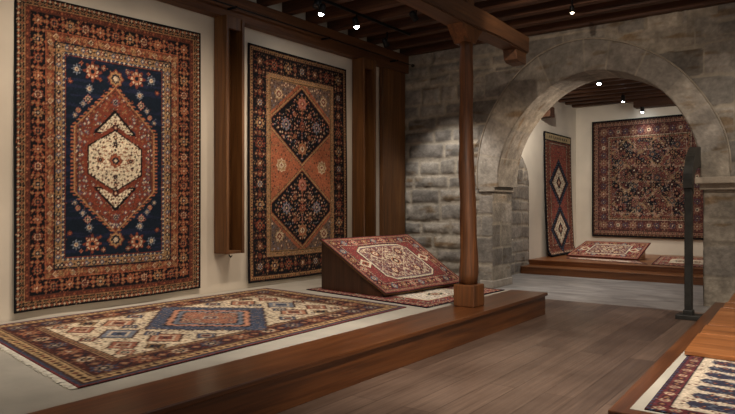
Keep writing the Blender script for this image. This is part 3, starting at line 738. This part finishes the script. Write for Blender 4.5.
def rug_red(w=150, h=220, panel=True):
    g = Rug(w, h, REDX); I = g.inset(); RD = (134, 54, 52)
    g.band(0, 2, INK); g.band(2, 4, REDX)
    g.band(4, 8, (168, 116, 88), lambda s_, x, y, k, sd: s_.cross(x, y, (NAVY, RD, INK)[k % 3], CRM, None, 1), 4); g.line(8, NAVY)
    g.band(9, 22, RD); mb = (I >= 9) & (I < 22)
    g.scatter(mb, 5, [lambda s_, x, y: s_.cross(x, y, (110, 30, 36), GOLD, mb), lambda s_, x, y: s_.cross(x, y, NAVY, RD, mb), lambda s_, x, y: s_.cross(x, y, PINK, RD, mb)], .35)
    for side in range(4):
        m = 15; Ln = (g.w if side < 2 else g.h) - 1 - 2 * m; n = 2 * round(Ln / 22)
        for k in range(n):
            t = m + Ln * k / n; x, y = [(t, m), (g.w - 1 - t, g.h - 1 - m), (g.w - 1 - m, t), (m, g.h - 1 - t)][side]
            if k % 2 == 0: g.star(x, y, 7, [[CRM, RD, GOLD, NAVY], [RD, CRM, SKY, INK], [NAVY, CRM, PINK, CRM]][(k // 2) % 3])
            else: g.diam(x, y, 5, 5, [NAVY, ORG, CRM])
    g.line(22, CRM); g.line(23, NAVY)
    F0 = I >= 24; g.put(F0, RD)
    g.scatter(F0, 6, [lambda s_, X, Y: s_.cross(X, Y, PINK, NAVY, F0), lambda s_, X, Y: s_.cross(X, Y, NAVY, CRM, F0), lambda s_, X, Y: s_.cross(X, Y, ORG, RD, F0)], .4)
    cx, cy = (g.w - 1) / 2, (g.h - 1) / 2; x = abs(g.X - cx); y = abs(g.Y - cy)
    a, b = .60 * w / 2, .64 * h / 2
    tooth = (np.floor((g.X + g.Y) / 3) % 2) * 2
    def hp(k): return (x < a - k) & (y < b - k) & (x / a + y / b < 1.72 - k * .02)
    g.put(hp(0 - 0) & F0, NAVY); g.put(hp(1.5), IVO); g.put(hp(5), (120, 104, 110)); g.put(hp(7), (122, 70, 68))
    im = hp(8)
    g.scatter(im, 4.6, [lambda s_, X, Y: s_.diam(X, Y, 2.6, 2.6, [IVO, RD], im), lambda s_, X, Y: s_.cross(X, Y, IVO, NAVY, im), lambda s_, X, Y: s_.cross(X, Y, NAVY, ORG, im), lambda s_, X, Y: s_.cross(X, Y, SKY, IVO, im), lambda s_, X, Y: s_.cross(X, Y, IVO, ORG, im, 2)], .35)
    g.put(im & (np.abs(((g.X + g.Y) % 26) - 13) < .9), IVO); g.put(im & (np.abs(((g.X - g.Y) % 26) - 13) < .9), IVO)
    for sx in (-1, 1):
        for sy in (-1, 1):
            g.star(cx + sx * a * .45, cy + sy * b * .5, 9, [RD, IVO, ORG, NAVY])
    g.star(cx, cy, 11, [IVO, NAVY, ORG, IVO])
    for sx in (-1, 1): g.diam(cx + sx * (a + 9), cy, 14, 11, [IVO, IVO, RD, ORG, NAVY])
    return g

def rug_runner():
    g = Rug(98, 210, REDX); I = g.inset()
    g.band(0, 3, INK); g.band(3, 6, BRN, dots(CRM, ORG), 3)
    g.band(6, 18, RUST); mb = (I >= 6) & (I < 18)
    g.scatter(mb, 5, [lambda s_, x, y: s_.cross(x, y, NAVY, CRM, mb), lambda s_, x, y: s_.cross(x, y, GOLD, NAVY, mb), lambda s_, x, y: s_.cross(x, y, PINK, NAVY, mb)], .3)
    g.line(18, CRM); g.line(19, NAVY)
    F0 = I >= 20; g.put(F0, (160, 66, 52))
    g.scatter(F0, 5, [lambda s_, x, y: s_.cross(x, y, NAVY, CRM, F0), lambda s_, x, y: s_.cross(x, y, GOLD, RUST, F0), lambda s_, x, y: s_.cross(x, y, BRN, BLUE, F0), lambda s_, x, y: s_.diam(x, y, 2.6, 2.6, [BRN, ORG], F0)], .3)
    cx, cy = (g.w - 1) / 2, (g.h - 1) / 2
    for sy in (-1, 1):
        q = abs(g.X - cx) / 36 + abs(g.Y - (cy + 20 + sy * 40)) / 42
        g.put(q < 1.0, NAVY); g.put((q < .96) & (q > .84) & ((g.Y.astype(int) % 4) < 2), BLUE); g.put(q < .70, RUST); iv = q < .64; g.put(iv, IVO)
        g.scatter(iv, 4, [lambda s_, X, Y: s_.cross(X, Y, RUST, NAVY, iv), lambda s_, X, Y: s_.cross(X, Y, GOLD, BRN, iv), lambda s_, X, Y: None], .3)
        g.diam(cx, cy + 20 + sy * 40, 9, 12, [NAVY, RUST, CRM])
    g.put(g.Y < 3, INK); tp = (g.Y >= 3) & (g.Y < 13) & (g.X > 2) & (g.X < g.w - 3); g.put(tp, (192, 164, 112)); g.put(tp & (g.Y > 5) & (g.Y < 10) & ((g.X.astype(int) % 7) < 4) & (g.X > 14) & (g.X < 84), (96, 84, 62)); g.put((g.Y >= 13) & (g.Y < 15), INK)
    return g

def rug_herati():
    g = Rug(232, 244, WINE); I = g.inset(); RD = (138, 54, 44); base = (30, 26, 34)
    g.band(0, 4, INK); g.band(4, 8, BRN, dots(GOLD, RUST), 4)
    g.band(8, 13, (160, 110, 84), dots(INK, RD), 4); g.line(13, INK)
    g.band(14, 36, (104, 44, 38)); mb = (I >= 14) & (I < 36)
    g.scatter(mb, 5, [lambda s_, x, y: s_.cross(x, y, NAVY, GOLD, mb), lambda s_, x, y: s_.cross(x, y, GOLD, RD, mb), lambda s_, x, y: s_.cross(x, y, PINK, NAVY, mb)], .35)
    for side in range(4):
        m = 25; Ln = (g.w if side < 2 else g.h) - 1 - 2 * m; n = 2 * round(Ln / 30)
        for k in range(n):
            t = m + Ln * k / n; x, y = [(t, m), (g.w - 1 - t, g.h - 1 - m), (g.w - 1 - m, t), (m, g.h - 1 - t)][side]
            if k % 2 == 0: g.rosette(x, y, 9, [[CRM, RD, GOLD, (150, 106, 80)], [NAVY, CRM, RD, (138, 92, 72)]][(k // 2) % 2])
            else: g.rosette(x, y, 6, [CRM, NAVY, RD, BLUE])
    g.line(36, CRM); g.line(37, INK); g.band(38, 41, GOLD, dots(INK, RD), 4); g.line(41, RD)
    F0 = I >= 42; g.put(F0, (118, 50, 42)); cx, cy = (g.w - 1) / 2, (g.h - 1) / 2
    v = fbm(g.X * .09, g.Y * .09, 14); g.put(F0 & (v > .47), base)
    x = g.X - cx; y = g.Y - cy
    vine = abs(np.sin(x / 9.2) * 1.1 + np.cos(y / 8.4)) < .16; g.put(F0 & vine, GOLD)
    vine2 = abs(np.sin((x + y) / 11) - np.cos((x - y) / 10)) < .12; g.put(F0 & vine2, (170, 120, 92))
    g.scatter(F0, 4.3, [lambda s_, X, Y: s_.cross(X, Y, INK, CRM, F0), lambda s_, X, Y: s_.cross(X, Y, CRM, INK, F0), lambda s_, X, Y: s_.cross(X, Y, GOLD, INK, F0), lambda s_, X, Y: s_.cross(X, Y, RD, GOLD, F0), lambda s_, X, Y: s_.cross(X, Y, BLUE, CRM, F0), lambda s_, X, Y: s_.diam(X, Y, 2.6, 2.6, [INK, GOLD], F0)], .35)
    for j in range(-5, 6):
        for i in range(-4, 5):
            X, Y = cx + i * 18 + (j % 2) * 9, cy + j * 15.5
            if abs(X - cx) < 68 and abs(Y - cy) < 74:
                g.rosette(X + g.r.uniform(-2, 2), Y + g.r.uniform(-2, 2), 7.2 if (i + j) % 2 else 5.5, [[CRM, NAVY, RD, INK], [NAVY, GOLD, RD, INK], [RD, GOLD, NAVY, (70, 66, 74)], [GOLD, RD, NAVY, INK], [GOLD, INK, PINK, (120, 62, 50)]][(i * 2 + j) % 5], F0)
    return g

def rug_small(bandc, field, w=110, h=190, stripes=False):
    g = Rug(w, h, field); I = g.inset()
    g.band(0, 2, NAVY); g.band(2, 6, REDX, dots(CRM, NAVY), 4); g.band(6, 9, CRM, dots(NAVY, REDX), 4)
    g.band(9, 24, bandc); mb = (I >= 9) & (I < 24)
    for side in range(4):
        m = 16; Ln = (g.w if side < 2 else g.h) - 1 - 2 * m; n = 2 * round(Ln / 20)
        for k in range(n):
            t = m + Ln * k / n; x, y = [(t, m), (g.w - 1 - t, g.h - 1 - m), (g.w - 1 - m, t), (m, g.h - 1 - t)][side]
            g.star(x, y, 6.5 if k % 2 == 0 else 4, [[CRM, NAVY, PINK, BLUE], [REDX, CRM, NAVY, IVO], [NAVY, GOLD, REDX, NAVY]][k % 3])
    g.line(24, IVO, 27)
    F0 = I >= 27
    if stripes:
        F0 = I >= 13; g.band(0, 3, NAVY, dots(BLUE, WINE), 3); g.band(3, 12, (100, 40, 42), lambda s_, x, y, k, sd: s_.star(x, y, 3.6, [[PINK, NAVY, CRM, BLUE], [GOLD, WINE, NAVY, ORG]][k % 2]), 9); g.band(12, 13, NAVY)
    g.put(F0, field)
    if stripes:
        y = g.Y
        for k in range(40):
            y0 = 18 + k * 21
            if y0 + 12 > h - 14: break
            wv = np.floor(np.abs(((g.X * .25 + k * 3) % 3) - 1.5) * 1.4)
            s_ = F0 & (g.Y >= y0 - 1 + wv) & (g.Y < y0 + 15 - wv) & (g.X > 18 + abs(g.Y - y0 - 6) * .5) & (g.X < w - 18)
            g.put(s_, (50, 48, 66))
            g.scatter(s_, 4, [lambda q, X, Y: q.cross(X, Y, RUST, GOLD, s_), lambda q, X, Y: q.cross(X, Y, SKY, NAVY, s_), lambda q, X, Y: None], .4)
        g.scatter(F0, 6, [lambda q, X, Y: q.cross(X, Y, BRN, REDX, F0 & (g.a.sum(-1) > 400)), lambda q, X, Y: None], .4)
    else:
        g.scatter(F0, 5, [lambda q, X, Y: q.cross(X, Y, REDX, IVO, F0), lambda q, X, Y: q.cross(X, Y, NAVY, IVO, F0), lambda q, X, Y: q.cross(X, Y, IVO, PINK, F0)], .35)
        for j in range(int((h - 54) / 26)):
            g.star((w - 1) / 2, 27 + 13 + j * 26, 11, [NAVY, IVO, REDX, IVO] if j % 2 else [REDX, CRM, NAVY, IVO])
    return g

def lay(name, label, cat, g, fpos, thick, out_dir=(0, 0, 1), amp=.2, group=None, fringe=None, tone=.95, sat=.86, edge=(24, 20, 26)):
    """fpos(u, v) -> 3D point of the pile surface; u across, v from the first row down"""
    H, Wd = g.h, g.w; col = g.finish(amp, tone, sat)
    u = np.linspace(0, 1, Wd); v = np.linspace(0, 1, H); U, Vv = np.meshgrid(u, v)
    P = fpos(U, Vv)
    du = np.gradient(P, axis=1); dv = np.gradient(P, axis=0); n = np.cross(du, dv); n /= np.linalg.norm(n, axis=-1, keepdims=True); 
    if (n * np.array(out_dir, float)).sum(-1).mean() < 0: n = -n; normal_sign = -1
    else: normal_sign = 1
    top = P + n * thick
    idx = np.arange(H * Wd).reshape(H, Wd)
    q = np.stack([idx[:-1, :-1], idx[:-1, 1:], idx[1:, 1:], idx[1:, :-1]], -1).reshape(-1, 4)
    loop = np.concatenate([idx[0, :], idx[1:, -1], idx[-1, -2::-1], idx[-2:0:-1, 0]])
    nb = len(loop); base = H * Wd
    V = np.concatenate([top.reshape(-1, 3), P.reshape(-1, 3)]); Cc = np.concatenate([col.reshape(-1, 3), lin(edge) * np.ones((base, 3))])
    side = np.stack([np.roll(loop, -1), loop, loop + base, np.roll(loop, -1) + base], -1)
    faces = np.concatenate([q, side, q[:, ::-1] + base])
    # q runs u then v: its own normal is du x dv
    if normal_sign < 0: faces = faces[:, ::-1]
    o = mesh(name, V, faces, M_rug, None, None, True, Cc); tag(o, label, cat, group)
    if fringe:
        for vv in fringe:
            rr = random.Random(1); b = MB(); nstr = int(Wd * .9)
            for k in range(nstr):
                uu = (k + .5) / nstr; i = min(Wd - 2, int(uu * (Wd - 1))); r_ = 0 if vv == 0 else H - 1; r2 = 1 if vv == 0 else H - 2
                p0 = P[r_, i] * 1.0; out = P[r_, i] - P[r2, i]; out = out / np.linalg.norm(out); sid = P[r_, i + 1] - P[r_, i]; sid = sid / np.linalg.norm(sid)
                ln = .05 + rr.uniform(-.012, .012); j = rr.uniform(-.01, .01); wd = .0085
                p1 = p0 + out * ln + sid * j; z0 = n[r_, i] * thick * .6; z1 = n[r_, i] * .0015
                V4 = [p0 - sid * wd, p0 + sid * wd, p1 + sid * wd * .7, p1 - sid * wd * .7]
                b.add([V4[0] + z0, V4[1] + z0, V4[2] + z1 * 2, V4[3] + z1 * 2, V4[0], V4[1], V4[2], V4[3]], [(0, 1, 2, 3), (7, 6, 5, 4), (0, 4, 5, 1), (1, 5, 6, 2), (2, 6, 7, 3), (3, 7, 4, 0)])
            b.build('fringe', M_fringe, o)
    return o

def bil(c00, c10, c01, c11, wave=None, warp=None):
    c = [np.array(q, float) for q in (c00, c10, c01, c11)]
    def f(u, v):
        if warp: u, v = u + warp[0] * np.sin(math.pi * u), v + warp[1] * np.sin(math.pi * v)
        u = u[..., None]; v = v[..., None]
        p = (c[0] * (1 - u) + c[1] * u) * (1 - v) + (c[2] * (1 - u) + c[3] * u) * v
        if wave is not None: p = p + wave(u[..., 0], v[..., 0])
        return p
    return f

# ---- hung rugs (on the left wall u runs along +Y, v runs down)
def wall_wave(a, s): return lambda u, v: np.stack([a * (.5 + .5 * np.sin(u * 9 + s) * np.sin(v * 5 + s)) * (.4 + v), 0 * u, a * .4 * np.sin(u * 7 + s) * (v > 0)], -1)
TH = .012
o = lay('wall_rug', 'large navy rug with a red and ivory medallion hanging nearest on the left wall', 'rug', rug_navy(),
        bil((XL + .006, 3.205, 3.77), (XL + .006, 5.64, 3.85), (XL + .03, 3.185, .37), (XL + .03, 5.615, .385), wall_wave(.012, 0), (-.022, .016)), TH, (1, 0, 0))
o = lay('wall_rug', 'rug with two stacked dark diamonds on orange hanging between the timber channels', 'rug', rug_orange(),
        bil((XL + .006, 6.51, 3.905), (XL + .006, 8.835, 3.905), (XL + .03, 6.49, .36), (XL + .03, 8.83, .36), wall_wave(.012, 2)), TH, (1, 0, 0))

# ---- cream rug laid on the deck
def low(a, s, z=0): return lambda u, v: np.stack([0 * u, 0 * u, a * (.5 + .5 * np.sin(u * 11 + s) * np.sin(v * 14 + s))], -1)
ZD = .294
lay('floor_rug', 'big cream rug with a blue and orange medallion lying flat on the pale platform deck', 'rug', rug_cream(),
    bil((-6.80, 2.74, ZD), (-4.03, 2.25, ZD), (-6.72, 6.62, ZD), (-4.13, 6.38, ZD), low(.004, 0)), .009, sat=.74, fringe=(0,))
lay('floor_rug', 'small red and white rug lying under the sloping rug stand beside the post', 'rug', rug_small((150, 60, 54), (222, 208, 190), 110, 190),
    bil((-6.15, 6.86, ZD), (-6.15, 8.5, ZD), (-3.90, 6.47, ZD), (-3.84, 8.52, ZD), low(.003, 2)), .008)

# ---- sloping stand with the red rug
sd = empty('sloping_stand', (-5.4, 7.8, .305)); tag(sd, 'dark brown wooden wedge stand holding up the sloping red rug on the left platform', 'display stand')
zb = .308; b = MB()
A = [(-6.0, 7.02, zb), (-4.82, 6.86, zb), (-4.82, 6.86, zb + .03), (-6.0, 7.02, .98)]
B = [(-6.0, 9.25, zb), (-4.70, 8.62, zb), (-4.70, 8.62, zb + .03), (-6.0, 9.25, .98)]
b.add(A + B, [(0, 1, 2, 3), (7, 6, 5, 4), (0, 4, 5, 1), (1, 5, 6, 2), (2, 6, 7, 3), (3, 7, 4, 0)]); b.build('wedge_body', M_wedge, sd)
def slope(u, v):
    # u along +Y (left to right), v from the top edge down to the foot
    c = bil((-6.02, 6.99, .995), (-6.02, 9.32, .985), (-4.74, 6.82, .322), (-4.56, 8.66, .322))
    p = c(u, v); return p + np.stack([0 * u, 0 * u, .006 * np.sin(u * 13 + 1) * np.sin(v * 7) + .006], -1)
g = rug_red(190, 128)
lay('sloping_rug', 'red rug with a white lattice panel tilted on the wedge stand before the stone wall', 'rug', rug_red(210, 146), slope, .026, edge=(140, 104, 68))

# ================================================================== BACK ROOM RUGS
lay('back_wall_rug', 'large square dark red allover floral rug hanging on the far wall seen through the arch', 'rug', rug_herati(),
    bil((-5.285, YB - .012, 3.74), (-2.45, YB - .012, 3.77), (-5.28, YB - .035, .70), (-2.45, YB - .035, .68)), .03, (0, -1, 0), tone=.92, sat=.66)
def drape(u, v):
    y0 = 14.83 + 1.87 * u; z = 3.30 - 3.02 * v
    x = XB + .03 + .10 * v ** 2 + .10 * np.clip((v - .93) / .07, 0, 1) ** 2
    z = np.maximum(z, .285) + .05 * (u - .5) * (v - .5) * 0
    return np.stack([x, y0 + 0 * v, z + .0], -1)
lay('runner_rug', 'narrow rug with two ivory diamonds hanging on the left wall of the back room', 'rug', rug_runner(), drape, .03, (1, 0, 0), sat=.72)
# sloping stand in the back room
sb = empty('back_sloping_stand', (-4.2, 15.6, .275)); tag(sb, 'low wooden wedge stand under the tilted red rug in the back room', 'display stand')
z0 = .278
A = [(-3.62, 15.02, z0), (-3.62, 15.85, z0), (-3.62, 15.85, .62), (-3.62, 15.02, z0 + .02)]
B = [(-5.2, 15.25, z0), (-5.0, 15.85, z0), (-5.0, 15.85, .62), (-5.2, 15.25, z0 + .02)]
b = MB(); b.add(A + B, [(0, 1, 2, 3), (7, 6, 5, 4), (0, 4, 5, 1), (1, 5, 6, 2), (2, 6, 7, 3), (3, 7, 4, 0)]); b.build('wedge_body', M_board, sb)
lay('back_sloping_rug', 'small red rug with dark blue border tilted on the low stand in the back room', 'rug', rug_red(170, 96),
    bil((-4.99, 15.84, .628), (-3.50, 15.84, .628), (-5.27, 15.23, .300), (-3.57, 14.97, .300)), .02, edge=(150, 84, 50))
ZU = .277
lay('back_floor_rug', 'thin pale patterned rug flat on the back platform in front of the low stand', 'rug', rug_small((170, 120, 104), (206, 190, 172), 80, 150),
    bil((-5.2, 15.18, ZU), (-5.1, 14.72, ZU), (-3.55, 14.96, ZU), (-3.2, 14.2, ZU)), .006)
lay('back_floor_rug', 'red and cream rug lying flat on the back platform right of the low stand', 'rug', rug_small((150, 70, 56), (214, 196, 174), 90, 150),
    bil((-3.47, 16.7, ZU), (-3.14, 14.25, ZU), (-1.6, 16.5, ZU), (-1.3, 14.1, ZU)), .006)

# ================================================================== RIGHT PLATFORM
rp = empty('right_platform', (0, 6, 0)); tag(rp, 'low brown wooden platform with a pale inlay in the right foreground', 'platform')
MB().prism([(-1.09, 3.86, .262), (2.2, 3.86, .262), (2.2, 9.0, .262), (-1.235, 9.0, .262)], (0, 0, .038), .006).build('edge_board', M_plat, rp)
MB().prism([(-1.07, 3.88, 0), (2.2, 3.88, 0), (2.2, 8.98, 0), (-1.215, 8.98, 0)], (0, 0, .262)).build('riser', M_plat, rp)
MB().prism([(-.99, 3.95, .3), (2.1, 3.95, .3), (2.1, 8.0, .3), (-1.06, 8.0, .3)], (0, 0, .003)).build('inlay', M_deck, rp)
lay('foreground_rug', 'cream rug with dark blue zigzag stripes and red border in the right foreground', 'rug', rug_small((112, 36, 38), (200, 180, 154), 190, 200, True),
    bil((-.975, 5.95, .303), (.9, 5.6, .303), (-.915, 3.98, .303), (.95, 3.98, .303)), .008)
ys = [5.58, 6.30, 6.72, 7.70, 8.05, 8.92]
ZR = lambda y: .32 + (y - 5.58) * .036
sp = empty('slatted_ramp', (0, 7.2, .31)); tag(sp, 'gently raised amber wooden boards laid across the right platform', 'ramp')
for a, c in zip(ys[:-1], ys[1:]):
    a += .011; c -= .011; b = MB()
    # top follows a gentle rise; near edge is angled towards the camera's right
    P4 = [(-.985, a), (1.9, a - .12 * 2.9 * .3), (1.9, c - .12 * 2.9 * .3), (-1.0, c)]
    b.prism([(x, y, ZR(y) - .006) for x, y in P4], (0, 0, .034), .004); b.build('board', M_board, sp)
MB().add([(-.96, 5.62, .312), (1.85, 5.62, .312), (1.85, 8.9, .312), (-.98, 8.9, .312), (-.96, 5.62, .3135), (1.85, 5.56, .3135), (1.85, 8.85, .42), (-.98, 8.9, .43)],
         [(3, 2, 1, 0), (4, 5, 6, 7), (0, 1, 5, 4), (1, 2, 6, 5), (2, 3, 7, 6), (3, 0, 4, 7)]).build('support', M_plat, sp)

# ================================================================== IRON POST
ip = empty('iron_post', (-1.6, 9.35, 0)); tag(ip, 'dark iron post with a curved head standing before the right arch pier', 'post')
MB().box((-1.74, 9.24, 0), (-1.44, 9.50, .06), .008).build('base_plate', M_iron, ip)
MB().box((-1.66, 9.31, .05), (-1.54, 9.44, .12), .01).box((-1.645, 9.32, .1), (-1.555, 9.43, 1.80), .008).build('shaft', M_iron, ip)
MB().prism([(-1.60 - .02, 9.42, .06), (-1.62, 9.50, .06), (-1.62, 9.42, .28)], (.04, 0, 0)).build('gusset', M_iron, ip)
b = MB(); outer = []; inner = []
for k in range(13):
    t = k / 12 * math.pi / 2
    outer.append((10.70 - 1.41 * math.cos(t), 1.86 + .52 * math.sin(t))); inner.append((10.70 - 1.22 * math.cos(t), 1.80 + .28 * math.sin(t)))
outer = [(9.29, 1.74)] + outer; inner = [(9.46, 1.66)] + inner
outer.append((10.95, 2.38)); inner.append((10.95, 2.08))
n = len(outer); V = []
for x in (-1.655, -1.545):
    V += [(x - .13 * max(0, y - 9.4) / 1.5, y, z) for y, z in outer] + [(x - .13 * max(0, y - 9.4) / 1.5, y, z) for y, z in inner]
Fc = []
for k in range(n - 1):
    Fc += [(k, k + 1, n + k + 1, n + k), (2 * n + k + 1, 2 * n + k, 3 * n + k, 3 * n + k + 1), (k + 1, k, 2 * n + k, 2 * n + k + 1), (n + k, n + k + 1, 3 * n + k + 1, 3 * n + k)]
Fc += [(0, n, 3 * n, 2 * n), (n - 1, 3 * n - 1, 4 * n - 1, 2 * n - 1)]
b.add(V, Fc); b.build('curved_head', M_iron, ip)

# ================================================================== TRACK LIGHTS AND ADDED SPOTS
def lamp(pos, target, label, lit=None, power=0, cone=60, blend=.5, col=NEUT, ztop=None, light=True, group='black track spotlights', sc=1.0):
    pos = Vector(pos)
    if ztop is None: ztop = 4.439 if abs(pos.x + 5.955) < .02 else 4.678
    t = empty('track_spotlight', (pos.x, pos.y, ztop)); tag(t, label, 'spotlight', group)
    d = (Vector(target) - pos).normalized(); rot = d.to_track_quat('-Z', 'Y').to_matrix().to_4x4()
    org = pos - d * .10 * sc
    MB().tube([(pos.x, pos.y, ztop), (pos.x, pos.y, org.z + .02), org], .012, 8).build('stem', M_black, t, True)
    r = .048 * sc; L = .15 * sc; b = MB()
    prof = [(-.0, .6), (.01, .9), (.03, 1.0), (L, 1.0), (L, .86), (L - .025, .80)]
    n = 20; V = []; Fc = []
    side = d.orthogonal().normalized(); up = d.cross(side)
    st = pos - d * L
    for (a, q) in prof:
        for k in range(n):
            th_ = 2 * math.pi * k / n; V.append(st + d * a + (side * math.cos(th_) + up * math.sin(th_)) * r * q)
    for i in range(len(prof) - 1):
        for k in range(n): Fc.append((i * n + k, i * n + (k + 1) % n, (i + 1) * n + (k + 1) % n, (i + 1) * n + k))
    Fc.append(tuple(range(n))[::-1]); b.add(V, Fc); hs = b.build('housing', M_black, t, True)
    V = []; Fc = []; e0 = .024 * sc if lit else -.012
    for (a, q) in ((L - .02, .80), (L - .006, .78), (L + e0 * .6, .62), (L + e0, .30)):
        V += [st + d * a + (side * math.cos(2 * math.pi * k / n) + up * math.sin(2 * math.pi * k / n)) * r * q for k in range(n)]
    for i in range(3):
        for k in range(n): Fc.append((i * n + k, i * n + (k + 1) % n, (i + 1) * n + (k + 1) % n, (i + 1) * n + k))
    Fc.append(tuple(3 * n + k for k in range(n)))
    MB().add(V, Fc).build('lens', lit or M_off, hs, True)
    if light and power:
        ld = bpy.data.lights.new('spot', 'SPOT'); ld.energy = power; ld.spot_size = math.radians(cone); ld.spot_blend = blend; ld.color = col[:3]; ld.shadow_soft_size = .04
        lo = bpy.data.objects.new('spot', ld); C.objects.link(lo); lo.parent = t
        lo.location = pos + d * .05 - t.location; lo.rotation_euler = d.to_track_quat('-Z', 'Y').to_euler()
    return t
names = ['lit black spotlight on the track, nearer of the two lit ones above the left platform', 'lit black spotlight on the track, second from the left, above the sloping rug',
         'spotlight aimed at the near half of the navy rug', 'spotlight aimed at the far half of the navy rug', 'spotlight aimed at the orange-diamond rug', 'spotlight aimed down at the cream rug on the platform',
         'spotlight aimed down at the plank floor', 'spotlight aimed at the rug in the right foreground', 'added fill spotlight aimed at the near corner of the pale platform deck', 'added unseen spotlight aimed at the right arch pier', 'added wall-wash spotlight aimed at the stones above the arch']
for (p, tgt, pw, cn_, bl, col), nm in zip(SPOTS, names):
    lamp(p, tgt, nm, M_lens, pw, cn_, bl, col)
lamp((-5.80, 6.66, 4.25), (-5.6, 5.6, 2.4), 'unlit black spotlight hanging beside the nearest lit one')
lamp((-6.2, 8.97, 4.22), (-5.6, 10.7, .9), 'small black spotlight near the corner aimed at the stone wall', None, 270, 62, .6, COOL)
lamp((-5.02, 8.02, 4.25), (-4.4, 10.7, 1.6), 'black spotlight left of the thick ceiling beam aimed at the arch', None, 100, 60, .8, WARM)
lamp((-3.1, 9.2, 4.30), (-3.0, 9.3, 0), 'small warm downlight in front of the arch crown', M_lensw, 60, 110, .9, WARM, sc=.7)
tr = MB().box((-5.975, 3, 4.44), (-5.935, 9.3, 4.478), .003).build('light_track', M_black); tag(tr, 'thin black lighting track under the joists above the left platform', 'light track')
bn = ['lit spotlight nearest behind the arch crown in the back room', 'lit spotlight halfway along the back room ceiling', 'lit spotlight just above the big floral rug on the far wall', 'added back room spotlight hidden to the right to brighten the far wall rug', 'added unseen back room spotlight aimed at the narrow rug', 'added unseen back room spotlight brightening the underside of the arch']
for (p, tgt, pw, cn_, bl, col), nm in zip(BACK_SPOTS, bn):
    lamp(p, tgt, nm, M_lens, pw, cn_, bl, col, ztop=4.299 if p[2] > 3.9 else 3.979)
